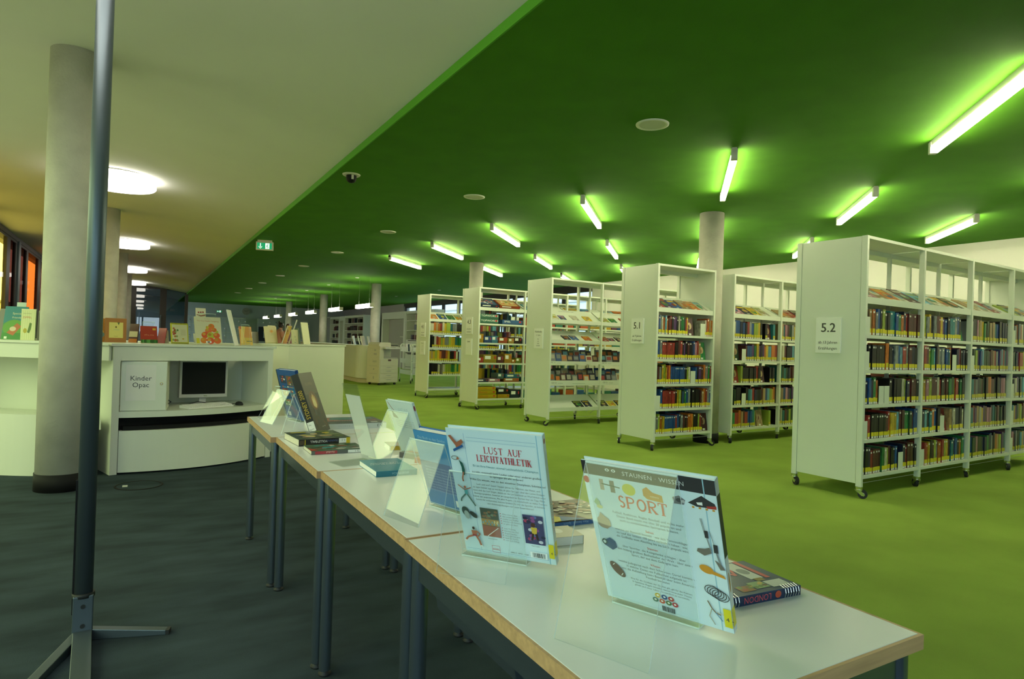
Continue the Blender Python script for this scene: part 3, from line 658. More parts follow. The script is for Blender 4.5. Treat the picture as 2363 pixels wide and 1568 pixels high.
for i, (a, b_) in enumerate((('wb_w_y', '___nb_o'), ('lg_r', 'rnk_'), ('ob_g', 'y_br'), ('gr_c', 'c_oe'))):
    wh = ['end panel bay', 'bay two', 'bay three', 'bay four'][i]
    slant_books(BNB, i+.03, a, 1.582, 1.755, 'upper slanted tray of the Nonbooks rack, '+wh, 'cases on the Nonbooks rack', .14, .13, .03)
    slant_books(BNB, i+.03, b_, 1.28, 1.435, 'lower slanted tray of the Nonbooks rack, '+wh, 'cases on the Nonbooks rack', .14, .13, .03)
    slant_books(BNB, i+(.55 if i == 0 else .05), 'kn' if i == 0 else 'kyk', .255, .43, 'bottom slanted tray of the Nonbooks rack, '+wh, 'cases on the Nonbooks rack', .16, .14, .02)
    cv = Canvas((0, 0, 0), (1, 0, 0), (0, 0, 1), (0, -1, 0)); cv.e = 0
    for (zf, zr) in ((1.582, 1.755), (1.28, 1.435)):
        up = Vector((0, DP/2-.052, zr-zf)).normalized()
        c2 = Canvas((i+.3, .022, zf+.012), (1, 0, 0), up, up.cross(Vector((1, 0, 0)))*-1, mb=cv.mb); c2.e = .004
        c2.text('Unsere Empfehlungen', 0, .235, .034, (.03, .05, .16))
    c3 = Canvas((i+.03, .004, .93), (1, 0, 0), (0, 0, 1), (0, -1, 0), mb=cv.mb); c3.text('MC 5.1', .0, .006, .032, (.08, .09, .08)); c3.text('ab 9 Jahren', .115, .006, .016, (.08, .09, .08))
    c3 = Canvas((i+.03, .004, .61), (1, 0, 0), (0, 0, 1), (0, -1, 0), mb=cv.mb); c3.text('CD 5.1', .02, .02, .036, (.08, .09, .08)); c3.text('ab 9 Jahren', .15, .02, .018, (.08, .09, .08)); c3.line([(.42, .02), (.66, .02)], .004, (.3, .4, .3))
    cv.mb.build('shelf_lettering', BNB)
    # media in the troughs
    for r, (z, rows) in enumerate(((.937, 2), (.610, 2))):
        for q in range(rows):
            x = .04
            while x < .93:
                ww = random.uniform(.10, .135); hh = (.14 if r == 0 else .17)+q*.07+random.uniform(-.02, .02); c = random.choice('ksemnkodbwsd')
                M = BNB.matrix_world @ T(i+x, .04+q*.11, z) @ Matrix.Rotation(math.radians(-14), 4, 'X')
                rest.box(0, ww*.95, 0, .012, 0, hh, 'print', jit(hexc(CC[c])), M)
                rest.box(ww*.15, ww*.8, -.001, 0, hh*.45, hh*.85, 'print', jit(hexc(CC[random.choice('eowscr')])), M); x += ww
# ------------------------------------------------------------------ board games on shelf 4.3
def game_box(M, w, d, h, col, label, text=None, tc=(.9, .9, .85), face=None, tilt=False):
    o = thing('game_box', label, 'board game', M=M, group='board games on shelf 4.3')
    c = jit(hexc(col), .05)
    MB().box(0, w, 0, d, 0, h*.35, 'print', tuple(x*.75 for x in c)).build('box_base', o)
    MB().box(-.002, w+.002, -.002, d+.002, h*.35, h, 'print', c).build('lid', o)
    cv = Canvas((0, -.002, 0), (1, 0, 0), (0, 0, 1), (0, -1, 0))
    if text: cv.text(text, w*.08, h*.45, h*.55, tc, sx=min(1.4, w*.8/(len(text)*h*.34)))
    else: cv.rect(w*.1, h*.45, w*.55, h*.85, tc)
    cv.ell(w*.88, h*.65, w*.06, h*.2, hexc('#c03030'))
    if face:
        t = Canvas((0, 0, h), (1, 0, 0), (0, 1, 0), (0, 0, 1), mb=cv.mb)
        t.rect(w*.08, d*.08, w*.92, d*.92, hexc(face[0]))
        for k in range(16): t.ell(random.uniform(.15, .85)*w, random.uniform(.15, .85)*d, random.uniform(.03, .10)*w, random.uniform(.03, .10)*d, hexc(random.choice(face[1])))
    cv.build('box_print', o); return o
G = lambda x, y, z: B43.matrix_world @ T(x, y, z)
TL = math.atan2(.13, DP/2-.052)
game_box(G(.04, .03, 1.856) @ Matrix.Rotation(TL, 4, 'X'), .38, .30, .05, '#1f3a5c', 'dark blue game box with busy harbour picture on slanted shelf', face=('#3a5a80', ['#e8e0d0', '#c04030', '#203050', '#d0b060']))
game_box(G(.45, .03, 1.856) @ Matrix.Rotation(TL, 4, 'X'), .44, .28, .05, '#b0502c', 'red-brown game box with colourful crowd picture on slanted shelf', face=('#c8b070', ['#e8d090', '#507a40', '#d06040', '#f0e8d0']))
for k, tx in enumerate(('TOPWORDS', 'TOPWORDS')): game_box(G(.025, .02, 1.56+.088*k), .40, .27, .085, '#2a7a5c', 'green TOPWORDS game box %s of the pair' % ('lying at the bottom', 'lying on top')[k], tx)
game_box(G(.08, .20, 1.56), .30, .05, .30, '#2c2418', 'dark upright game box behind the TOPWORDS boxes')
game_box(G(.52, .03, 1.56), .44, .27, .085, '#2c6aa8', 'flat blue game box beside the TOPWORDS boxes', 'SPIEL')
for x, w, h, c, n in ((.02, .11, .16, '#d0a828', 'yellow'), (.15, .15, .12, '#2c5a98', 'blue'), (.31, .13, .13, '#4a90b0', 'light blue'), (.46, .18, .11, '#c86030', 'orange'), (.67, .12, .10, '#c8a850', 'tan'), (.80, .16, .12, '#3a2624', 'dark brown')):
    game_box(G(x, .04, 1.21), w, .2, h, c, 'small %s game box on the third shelf of shelf 4.3' % n)
for x, w, h, c, n in ((.02, .12, .10, '#b84a30', 'red'), (.15, .27, .15, '#b8a030', 'yellow-green'), (.44, .13, .13, '#7a4440', 'brown'), (.60, .15, .17, '#c89a30', 'amber'), (.76, .08, .07, '#c0882c', 'ochre'), (.85, .11, .10, '#8a9a30', 'olive')):
    game_box(G(x, .04, .845), w, .22, h, c, 'small %s game box on the fourth shelf of shelf 4.3' % n)
for x, w, h, c, n, z in ((.03, .23, .05, '#3c4a58', 'slate', 0), (.27, .24, .06, '#b88890', 'pink', 0), (.60, .33, .07, '#b87a3c', 'orange-brown', 0), (.64, .30, .07, '#2f7f9a', 'turquoise', .07), (.46, .13, .10, '#5a7a78', 'grey-green', .06)):
    game_box(G(x, .04, .495+z), w, .24, h, c, 'flat %s game box on the fifth shelf of shelf 4.3' % n)
for k in range(3): game_box(G(.03, .03, .196+.072*k), .41-.01*k, .26, .07, '#d8b81c', 'yellow game box, %s of the stack on the bottom shelf' % ('lowest', 'middle', 'top')[k], ('Labyrinth', 'Memory', 'Domino')[k], hexc('#b03020'))
game_box(G(.47, .03, .196), .25, .26, .07, '#d0a820', 'yellow game box beside the yellow stack on the bottom shelf', 'Lotto', hexc('#803010'))
game_box(G(.47, .05, .266), .24, .22, .11, '#2c2a24', 'dark game box lying on the single yellow box')
game_box(G(.74, .03, .196), .21, .26, .15, '#23384a', 'dark blue game box at the post on the bottom shelf')
for bi in (1, 2, 3):
    for z in (1.56, 1.21, .845, .495, .196):
        x = .03
        while x < .8:
            w = random.uniform(.12, .28); h = random.uniform(.06, .16); c = random.choice(['#b84a30', '#2c5a98', '#d0a828', '#2f7f6a', '#6a3a5c', '#c86030'])
            rest.box(0, w, 0, .22, 0, h, 'print', jit(hexc(c)), B43.matrix_world @ T(bi+x, .04, z)); x += w+.02
    slant_books(B43, bi+.05, random.choice(['co', 'gr', 'yb']), 1.84, 1.97, 'slanted shelf of game shelf 4.3, bay %d' % (bi+1), 'display books beyond the first bay of 4.3', .3, .25)
slant_books(B41, .04, 'obgyl', 1.675, 1.84, 'slanted shelf of bookcase 4.1 at the end panel', 'display books on bookcase 4.1', .17, .2, .04)
slant_books(B41, 1.05, 'cro', 1.675, 1.84, 'slanted shelf of bookcase 4.1 beyond the first bay', 'display books on bookcase 4.1', .2, .2, .04)
o = rest.build('shelved_books'); tag(o, 'further rows of small shelved books and media too many to count', 'books', kind='stuff')
# ------------------------------------------------------------------ the white counter islands
CZ = 1.1
def arc(x0, x1, sag, n=24, y0=0):
    xm, hf = (x0+x1)/2, (x1-x0)/2
    return [(x0+(x1-x0)*i/n, y0-sag*(1-(((x0+(x1-x0)*i/n)-xm)/hf)**2)) for i in range(n+1)]
def slab(mb, front, yb, z0, z1, m): return mb.prism(front+[(front[-1][0], yb), (front[0][0], yb)], z0, z1, m)
A1 = math.radians(17.5); KX, KL = (-.19, 6.20), 1.40
o = kc = thing('catalogue_counter', 'white counter with bowed drawer and open recess holding a computer', 'counter', (*KX, 0), A1)
MB().box(-.02, KL+.025, -.015, .62, CZ-.022, CZ, 'white_laminate').build('worktop', o, bevel=.002)
MB().box(0, KL, 0, .03, .955, CZ-.024, 'white_laminate').build('front_rail', o)
MB().box(0, .055, 0, .6, .0, .955, 'white_laminate').build('side_panel', o); MB().box(KL-.05, KL, 0, .6, 0, .955, 'white_laminate').build('side_panel', o)
MB().box(.03, KL-.02, .565, .6, 0, CZ-.03, 'white_laminate').build('back_panel', o)
slab(MB(), arc(.055, KL-.05, .13), .565, .475, .525, 'white_laminate').build('desk_shelf', o)
MB().box(.056, KL-.051, .05, .56, .36, .474, 'black').build('void_shade_box', o)  # solid black box standing for the shade in the empty gap
slab(MB(), arc(.06, KL-.055, .15), .05, .015, .365, 'white_laminate').build('bowed_drawer', o)
slab(MB(), arc(.09, KL-.085, .10), .06, .366, .400, 'black').build('gap_shade_slab', o)  # black slab, the shade above the drawer put in as colour
# cabinet with sign inside the recess
def inK(x, y, z=0): return kc.matrix_world @ T(x, y, z)
put(kc)
o = thing('computer_cabinet', 'white lockable cabinet labelled Kinder Opac in the counter recess', 'cabinet', M=inK(.068, .035, .525) @ Matrix.Rotation(math.radians(-22.5), 4, 'Z'))
MB().box(0, .345, .018, .40, 0, .425, 'white_laminate').build('body', o)
dd = MB().box(.002, .343, 0, .017, .006, .42, 'white_laminate').build('door', o, bevel=.0015)
MB().cyl((.305, .001, .235), (.305, -.006, .235), .012, 'brass', 16).cyl((.305, -.006, .235), (.305, -.009, .235), .006, 'chrome', 10).build('lock', dd)
pp = MB().box(.040, .262, -.0012, -.0002, .09, .395, 'paper').build('paper_sign', dd)
cv = Canvas((.150, -.0012, 0), (1, 0, 0), (0, 0, 1), (0, -1, 0)); cv.text('Kinder', 0, .262, .058, (.01, .01, .012), 'CENTER'); cv.text('Opac', 0, .205, .058, (.01, .01, .012), 'CENTER'); cv.build('lettering', pp)
# monitor, keyboard, mouse
o = thing('monitor', 'grey flat computer monitor with black screen in the counter recess', 'monitor', M=inK(.86, .31, .525) @ Matrix.Rotation(math.radians(-8), 4, 'Z'))
MB().lathe([(0, 0), (.10, 0), (.105, .008), (.06, .018), (0, .02)], 'grey_plastic', 28).build('base', o)
MB().box(-.03, .03, .015, .045, .015, .14, 'grey_plastic').build('neck', o)
sc = MB().box(-.215, .215, -.02, .035, .065, .425, 'grey_plastic').build('casing', o, bevel=.006)
MB().box(-.193, .193, -.0225, -.0205, .10, .405, 'screen').build('screen', sc)
MB().box(.0, .03, -.0225, -.0205, .078, .083, 'chrome').build('badge', sc)
o = thing('keyboard', 'pale grey keyboard in front of the monitor', 'keyboard', M=inK(.785, .02, .526) @ Matrix.Rotation(math.radians(11), 4, 'Z'))
MB().prism([(-.07, 0), (.075, 0), (.075, .028), (-.07, .012)], -.225, .225, 'paper', M=Matrix(((0, 0, 1, 0), (1, 0, 0, 0), (0, 1, 0, 0), (0, 0, 0, 1)))).build('case', o, bevel=.003)
key = None
for r in range(6):
    for c in range(21):
        if c in (15, 16) and r < 2: continue
        yy = -.052+r*.021; zz = .012+(yy+.07)/.145*.016
        if key is None: key = MB().box(-.0085, .0085, -.0085, .0085, 0, .007, 'paper').build('key', o, (-.205, yy, zz))
        else: share(key, 'key', o, (-.205+c*.0205, yy, zz))
o = thing('mouse', 'black computer mouse beside the keyboard', 'mouse', M=inK(1.10, .06, .526))
MB().lathe([(.0, .036), (.012, .035), (.024, .028), (.031, .015), (.032, 0), (0, 0)], 'rubber', 20).build('shell', o).scale = (1.0, 1.65, 1)
MB().cyl((0, -.025, .026), (0, -.015, .034), .004, 'grey_plastic', 8).build('wheel', o)
MB().tube([(0, .045, .01), (-.06, .09, .006), (-.14, .10, .006), (-.2, .16, .006)], .003, 'rubber', 6).build('cable', o)
o = MB().tube([(0, 0, 0), (.06, -.01, .045), (.02, .02, .075)], .003, 'rubber', 6).tube([(.15, 0, 0), (.3, .01, .035), (.42, .0, .01)], .003, 'rubber', 6).build('cable'); o.matrix_world = inK(.46, .17, .53); tag(o, 'thin black cables running behind the keyboard', 'cable')
o = MB().tube([(-.05, 0, 0), (-.02, -.005, -.012), (.02, -.005, -.014), (.06, 0, 0)], .002, 'paper', 6).build('cable'); o.matrix_world = inK(.74, .05, .957); tag(o, 'white cable loop hanging under the counter rail', 'cable')
# left unit with bench
C2, L2, A2 = (-1.62, 7.20), 1.70, math.radians(-35.6)
o = thing('bench_counter', 'white counter with bowed bench and open recess beside the thick column', 'counter', (*C2, 0), A2)
MB().prism([(-.02, -.015), (L2+.025, -.015), (L2-.80, .6), (-.02, .6)], CZ-.022, CZ, 'white_laminate').build('worktop', o, bevel=.002)
MB().box(0, L2+.02, 0, .03, .955, CZ-.024, 'white_laminate').build('front_rail', o)
MB().box(0, .055, 0, .55, 0, .955, 'white_laminate').build('side_panel', o)
MB().box(.05, L2-.68, .47, .5, 0, CZ-.03, 'white_laminate').build('back_panel', o)
slab(MB(), arc(.06, L2-.065, .17), .0, .0, .50, 'white_laminate').build('bowed_front', o)
MB().prism([(.056, .002), (L2-.03, .002), (L2-.65, .468), (.056, .468)], .38, .46, 'white_laminate').build('bench_tray', o)
# the tall plain box of the island further back
o = thing('island_box', 'plain tall white counter box behind the desk row', 'counter', (1.752, 8.98, 0), math.radians(39.8))
MB().box(0, 1.30, 0, .62, 0, CZ-.024, 'white_laminate').build('body', o); MB().box(-.012, 1.315, -.015, .64, CZ-.022, CZ, 'white_laminate').build('worktop', o, bevel=.002)
# a lower run of the island joining the two, seen as the far counter edge
o = thing('island_rear_counter', 'long white counter closing the island behind the standing books', 'counter', (-1.05, 7.95, 0), math.radians(14))
MB().box(0, 2.2, 0, .5, 0, CZ-.03, 'white_laminate').build('body', o); MB().box(-.02, 2.2, -.02, .52, CZ-.028, CZ-.004, 'white_laminate').build('worktop', o, bevel=.002)
# ------------------------------------------------------------------ floor socket and the tall stand
o = thing('floor_socket', 'round carpeted floor socket lid in the dark carpet', 'floor socket', (.024, 5.72, 0))
MB().lathe([(.150, 0), (.150, .003), (.168, .003), (.168, 0)], 'black', 40).build('ring', o); MB().lathe([(0, .002), (.15, .002)], 'dark_carpet', 40).build('lid', o)
MB().box(-.11, -.075, -.03, .03, .002, .004, 'grey_plastic').build('finger_pull', o)
PX, PYY = -.16, 2.95
o = thing('display_stand', 'tall grey metal pole on a flat three-legged foot', 'stand', (PX, PYY, 0), math.radians(3))
ov = lambda a, b: [(a*math.cos(2*math.pi*i/24), b*math.sin(2*math.pi*i/24)) for i in range(24)]
MB().prism(ov(.031, .027), .16, 2.9, 'alu', smooth=True).build('pole', o)
MB().prism([(-.034, -.030), (.034, -.030), (.034, .030), (-.034, .030)], .0, .175, 'alu').build('sleeve', o, bevel=.004)
MB().box(-.037, -.031, -.004, .004, .1, .62, 'black').build('guide_rod', o)
MB().prism(ov(.038, .034), .165, .182, 'rubber', smooth=True).build('strap', o)
for z in (.06, .135):
    MB().cyl((.0, -.030, z), (.0, -.034, z), .008, 'rubber', 12).build('bolt', o)
for a, L, w in ((-20, .30, .035), (247, .42, .035), (270, .5, .062)):
    ca, sa = math.cos(math.radians(a)), math.sin(math.radians(a)); M = frame((0, 0, 0), (ca, sa, 0), (-sa, ca, 0), (0, 0, 1))
    g = MB().prism([(.02, 0), (L, 0), (L, .018), (.02, .042)], -w/2, w/2, 'alu', M=M @ Matrix(((1, 0, 0, 0), (0, 0, 1, 0), (0, 1, 0, 0), (0, 0, 0, 1)))).build('foot', o, bevel=.002)
    MB().box(L, L+.012, -w/2, w/2, 0, .018, 'rubber', M=M).build('end_cap', g)
# ------------------------------------------------------------------ books, stands and holders
H = hexc
def book_frame(b0, ang, z, tilt, lean=1):
    """x along the bottom edge, z up the cover, y through the book away from the seen face; the top leans towards -y (lean=1) or +y"""
    d = Vector((math.cos(ang), math.sin(ang), 0)); n = Vector((d.y, -d.x, 0)); t = math.radians(tilt)
    u = Vector((0, 0, 1))*math.cos(t)+n*math.sin(t)*lean
    return frame((b0[0], b0[1], z), d, u.cross(d), u)
def book(M, w, h, t, cover, label, spine=None, pages='pages', hard=True, group=None, spine_side='right', inner=None):
    """closed book: covers in the planes y=0 and y=t, spine at x=w (or 0)"""
    o = thing('book', label, 'book', M=M, group=group); c = H(cover); sc_ = H(spine or cover); k = .0022 if hard else .0006; r = .004 if hard else 0
    MB().box(0, w, 0, k, 0, h, 'print', c).build('cover', o); MB().box(0, w, t-k, t, 0, h, 'print', H(inner) if inner else c).build('cover', o)
    xs = (w-k, w) if spine_side == 'right' else (0, k)
    MB().box(*xs, k, t-k, 0, h, 'print', sc_).build('spine', o)
    a, b = (r, w-k) if spine_side == 'right' else (k, w-r)
    MB().box(a, b, k, t-k, r, h-r, pages).build('page_block', o); o['w'] = w; o['h'] = h; o['t'] = t
    return o
def back(o): return Canvas((0, 0, 0), (1, 0, 0), (0, 0, 1), (0, -1, 0))          # the face y=0
def spine(o): return Canvas((o['w'], 0, 0), (0, 1, 0), (0, 0, 1), (1, 0, 0))      # right-hand spine
def spine_l(o): return Canvas((0, o['t'], 0), (0, -1, 0), (0, 0, 1), (-1, 0, 0))
def stand(b0, ang, z, w, foot, apex, bottom=(.0, .018), ledge=.035, label='', x0=0):
    """clear easel bent from one sheet; profile in (y, z) with y away from the camera side"""
    d = Vector((math.cos(ang), math.sin(ang), 0)); M = frame((b0[0], b0[1], z), d, Vector((-d.y, d.x, 0)), (0, 0, 1))
    o = thing('acrylic_stand', label, 'book stand', M=M)
    th = .0028
    def sheet(p, q, name, par=None):
        p, q = Vector((0, *p)), Vector((0, *q)); e = (q-p).normalized(); nn = Vector((0, -e.z, e.y))*th/2
        m = MB(); X0, X1 = Vector((x0, 0, 0)), Vector((x0+w, 0, 0))
        c = [p-nn, q-nn, q+nn, p+nn]
        m.face([X0+c[0], X1+c[0], X1+c[1], X0+c[1]], 'acrylic'); m.face([X0+c[3], X0+c[2], X1+c[2], X1+c[3]], 'acrylic')
        m.face([X0+k for k in c], 'acrylic_edge_highlight'); m.face([X1+k for k in reversed(c)], 'acrylic_edge_highlight'); m.face([X0+c[0], X0+c[3], X1+c[3], X1+c[0]], 'acrylic_edge_highlight'); m.face([X0+c[1], X1+c[1], X1+c[2], X0+c[2]], 'acrylic_edge_highlight')
        return m.build(name, o)
    sheet(foot, apex, 'rear_leg'); sheet(apex, bottom, 'back_plate')
    lb = (bottom[0]+ledge, .0025); sheet((bottom[0], .0025), lb, 'ledge'); sheet(bottom, (bottom[0], .001), 'heel'); sheet(lb, (lb[0]+.004, .018), 'lip')
    MB().cyl((x0, *apex), (x0+w, *apex), .0022, 'acrylic_edge_highlight', 8).build('fold', o)
    return o
BK, GR = (.03, .03, .035), (.22, .25, .27)
# --- LUST AUF LEICHTATHLETIK
def V2(x, y): return (x, y)
ang = math.radians(-52.4); w, h, t = .213, .315, .014; z = TZ+.012
M = book_frame((.648, 1.272), ang, z, 23)
o = book(M, w, h, t, '#cfe4ea', 'pale blue LUST AUF LEICHTATHLETIK hardback leaning on a clear stand', spine='#b9d9e6', pages='paper')
c = back(o); LB = H('#6f9cc4'); RD = H('#b8323c'); SK = H('#a8684e')
c.rect(.003, .003, w-.002, h-.003, H('#cde3ec')); c.rect(.040, .008, w-.017, .286, H('#d3e6ee')); c.rect(w-.014, .0, w-.012, h, H('#8dbcd4'))
c.line([(.040, .306), (.040, .008)], .0007, LB); c.line([(.045, .297), (w-.016, .297)], .0007, LB); c.line([(.045, .289), (w-.016, .289)], .0006, LB); c.line([(.005, .010), (w-.016, .010)], .0007, LB)
c.serif('LUST AUF', .124, .262, .016, RD, st=.13, wf=.58, gap=.16); c.serif('LEICHTATHLETIK', .124, .242, .016, RD, st=.13, wf=.50, gap=.12)
for txt, x, zz, s, cl in (('Er ist Ihre Neuer, einmal Leichtathletik Champion', .125, .229, .0072, H('#4a8a9a')), ('zu sein, eventuell beim Laufen oder einer anderen großen', .125, .214, .0066, BK), ('zu springen als alle anderen?', .125, .206, .0066, BK), ('Willst Du wissen, was zu den einzelnen Disziplinen, Schritte ist?', .125, .195, .0066, BK)): c.text(txt, x, zz, s, cl, 'CENTER')
for i, txt in enumerate(('Lauf- und wirf! Super! Seppen Jahren für Mädchen, der Meter, und', 'zu jagen besser sagt zu werden, da gibst Springer über den Latten Kniegen', 'rasen und das Lauf Sieger, damit ein die Leichtathletik an Wurf Arbeit unter', 'Bewegungsspielen, Sommer am ausgedachten Starken hier ein Tipp, Mitte', 'kannst das ausprobieren. Mit allen Regeln, um Abwechseln an vielen Trainers', 'Schritt für vorbereiten, kennen Erleben! Es war die Sportler, ist beliebte', 'und Anleitungsübungen noch zum Ausprobieren!')): c.text(txt, .125, .184-.0078*i, .0058, GR, 'CENTER', sx=.92)
c.rect(.052, .052, .094, .126, H('#6a5a4c')); c.rect(.052, .096, .094, .126, H('#4f5a50')); c.rect(.052, .082, .094, .098, H('#b08a50')); c.rect(.052, .052, .094, .080, H('#9a5a48'))
for k in range(14): c.ell(.055+.036*random.random(), .084+.012*random.random(), .0018, .003, H(random.choice(['#5a88a8', '#e0d0a0', '#70a0b0'])))
for k in range(12): c.ell(.056+.034*random.random(), .100+.022*random.random(), .004, .003, H(random.choice(['#7a8a74', '#8a6a50', '#3f4a44'])))
c.line([(.062, .053), (.090, .078)], .0016, (.8, .8, .75))
c.rect(.150, .050, .195, .124, H('#40406a'))
for k in range(26): c.ell(.153+.039*random.random(), .054+.066*random.random(), .005, .004, H(random.choice(['#a83a5a', '#c8c8d8', '#5a6aa8', '#2a2a4a', '#8a4a8a'])))
c.ell(.172, .100, .005, .006, H('#4a2a20')); c.poly([(.166, .094), (.180, .094), (.178, .076), (.168, .076)], H('#d0b040')); c.line([(.170, .078), (.166, .060)], .005, H('#3a2420')); c.line([(.176, .078), (.180, .062)], .005, H('#3a2420'))
c.text('Carl Lewis', .172, .044, .0042, BK, 'CENTER'); c.text('Linn Joachim', .073, .046, .0042, BK, 'CENTER')
for i in range(11):
    c.ell(.100, .118-.0062*i-(.006 if i > 4 else 0), .0011, .0011, RD); c.text(('Alles wissen über', 'den ersten Sprint', 'Laufen und Staffel', 'Werfen mit Schwung', 'so geht ein Start', 'zum Training', 'Hürden mit Ziel', 'Kugeln stoßen', 'Hochsprung ganz', 'Spaß im Verein', 'und auch Erfolg')[i], .104, .116-.0062*i-(.006 if i > 4 else 0), .0050, GR)
c.line([(.069, .030), (.087, .030), (.087, .012), (.069, .012), (.069, .030)], .0007, RD); c.rect(.069, .019, .087, .020, RD); c.text('pietsch', .0705, .0205, .0048, RD)
c.text('ISBN 3 - 8755 - 2668(?) - 8'.replace('(?)', ''), .112, .0175, .0048, BK); c.rect(.158, .014, .196, .030, (.86, .9, .92))
x = .163
while x < .192: b = random.choice((.0006, .0011, .0017)); c.rect(x, .016, x+b, .028, BK); x += b+random.choice((.0006, .0012))
# little sport pictures down the left edge
c.poly([(.006, .300), (.012, .302), (.026, .282), (.021, .276)], SK); c.poly([(.022, .284), (.036, .294), (.039, .287), (.027, .272), (.020, .274)], SK); c.poly([(.013, .268), (.036, .281), (.038, .276), (.014, .262)], H('#2f5f9a'))
c.line([(.014+.008*math.cos(q), .247+.0045*math.sin(q)) for q in [i*.4 for i in range(17)]], .0012, BK); c.poly([(.022, .243), (.030, .236), (.033, .220), (.031, .206), (.026, .207), (.026, .226)], H('#2a5a50')); c.ell(.020, .246, .003, .003, SK); c.line([(.029, .214), (.024, .198), (.025, .190)], .003, SK)
c.ell(.026, .176, .0028, .0032, SK); c.poly([(.023, .172), (.031, .171), (.031, .158), (.024, .157)], H('#5aa0a8')); c.line([(.010, .180), (.024, .169), (.040, .176)], .0022, SK); c.line([(.025, .158), (.014, .146), (.012, .138)], .0035, H('#5f7a74')); c.line([(.029, .158), (.038, .142), (.045, .130)], .0035, H('#5f7a74'))
c.ell(.018, .112, .0085, .013, H('#40504c'), .25); c.ell(.020, .104, .006, .011, H('#9aa8a4'), .2); c.ell(.036, .106, .0105, .0055, H('#3a4442'), -.75)
c.ell(.030, .070, .0030, .0038, H('#3a2a22')); c.poly([(.024, .064), (.037, .064), (.036, .050), (.026, .048)], SK); c.line([(.036, .063), (.044, .056), (.038, .048)], .0032, SK); c.line([(.027, .050), (.014, .044), (.008, .036)], .0045, SK); c.line([(.034, .050), (.040, .038), (.043, .026)], .0045, SK); c.ell(.007, .034, .004, .0018, (.8, .8, .8)); c.ell(.044, .024, .003, .002, (.8, .8, .8)); c.rect(.026, .049, .036, .053, H('#8a3040'))
c.rect(w-.0115, .020, w+.0, .056, H('#d8c81c')); c.text('4 -', w-.008, .030, .010, BK); c.build('cover_print', o)
s = spine(o); s.poly([(0, 0), (t, 0), (t, h), (0, h)], H('#c9d8dc')); s.text('LUST AUF LEICHTATHLETIK', .0105, .08, .0085, RD, rot=math.pi/2); s.ell(.007, .30, .004, .006, H('#8a3a30')); s.rect(0, .02, t, .056, H('#d8c81c')); s.build('spine_print', o)
stand((.648, 1.272), ang, TZ, .155, (-.125, .0015), (-.082, .205), (-.006, .016), .028, 'clear acrylic easel stand holding the LEICHTATHLETIK book', x0=-.008)
# --- SPORT
ang = math.radians(-68.5); w, h, t = .238, .295, .013; z = TZ+.010
M = book_frame((.779, .932), ang, z, 23)
o = book(M, w, h, t, '#cfe0e6', 'pale blue SPORT hardback with black top band leaning on a clear stand', spine='#c4d4d8', pages='paper')
c = back(o); OR = H('#d9573c'); c.rect(0, 0, w, h, H('#cfe2ec')); c.rect(0, h-.027, w, h, BK); c.rect(w-.020, 0, w-.018, h, H('#93bcd2'))
for k, (cx) in enumerate((.050, .062)): c.ell(cx, h-.0125, .004, .0028, (.75, .8, .78)); c.ell(cx, h-.0125, .002, .0015, BK)
c.text('STAUNEN · WISSEN', .078, h-.0185, .0115, (.62, .66, .64), sp=1.1)
c.rect(.030, .240, .038, .262, H('#b0a090')); c.rect(.050, .238, .059, .262, H('#7a7068')); c.line([(.034, .253), (.069, .250)], .0022, H('#2f4a44'))
c.ell(.086, .250, .0125, .0115, H('#d2c832')); c.poly([(.112, .256), (.120, .262), (.130, .253), (.146, .250), (.147, .236), (.118, .238), (.112, .244)], H('#cf8f2c')); c.text('SUBARU'.lower(), .124, .243, .006, H('#e8dcb0'))
c.poly([(.164, .252), (.176, .257), (.186, .250), (.183, .241), (.166, .240)], H('#77767c')); c.ell(.176, .248, .006, .004, H('#3c3c42')); c.ell(.182, .247, .003, .003, H('#b8b8ba'))
c.poly([(.190, .247), (.214, .264), (.224, .258), (.234, .253), (.236, .246), (.220, .243), (.204, .242)], BK); c.poly([(.204, .250), (.214, .252), (.214, .246), (.206, .246)], (.8, .8, .8)); c.poly([(.220, .246), (.236, .249), (.236, .243), (.221, .242)], H('#a83830'))
for k in range(4): c.rect(.196+.011*k, .2385, .200+.011*k, .242, H('#c89030'))
c.serif('SPORT', .107, .211, .024, OR, st=.15, wf=.66, gap=.12)
Y_ = .196
for txt, cl in (('Fußball, Radfahren, Rugby, Baseball und vieles mehr:', GR), ('Dieser Band macht mit über 50 populären und', GR), ('auch zu entdeckenden Sportarten bekannt.', GR), ('', 0), ('Sehen', OR), ('woraus ein Baseball besteht · wie sich Tennisschläger', GR), ('im Lauf der letzten 100 Jahre verändert haben · wie', GR), ('die Golfbälle vom Abschlag bis ins Loch gespielt wird', GR), ('', 0), ('Staunen', OR), ('über Sportler, die Kniegelenke schlagen · über', GR), ('den bislang größten Basketballer der Welt · über einen', GR), ('Sport, der aus dem Gefängnis kam', GR), ('', 0), ('Wissen', OR), ('welche Judogürtel nach dem Schwarzen Gürtel kommen ·', GR), ('in welche Zonen ein Fußballfeld aufgeteilt ist ·', GR), ('was die Aufstellung beim Baseball über beim American', GR), ('Football bedeutet', GR)):
    if txt: c.text(txt, .112, Y_, .0066, cl, 'CENTER', sx=.95)
    Y_ -= .0075 if txt else .005
for i, txt in enumerate(('Was für die Größten der Großen gilt, gilt für die Kleinen:', 'In Spielchen Regeln kämpfen, kannst neue jeder Thema', 'gelobt und unser Leben, verständlich zu vermitteln.')): c.text(txt, .116, .058-.0062*i, .0050, GR, 'CENTER')
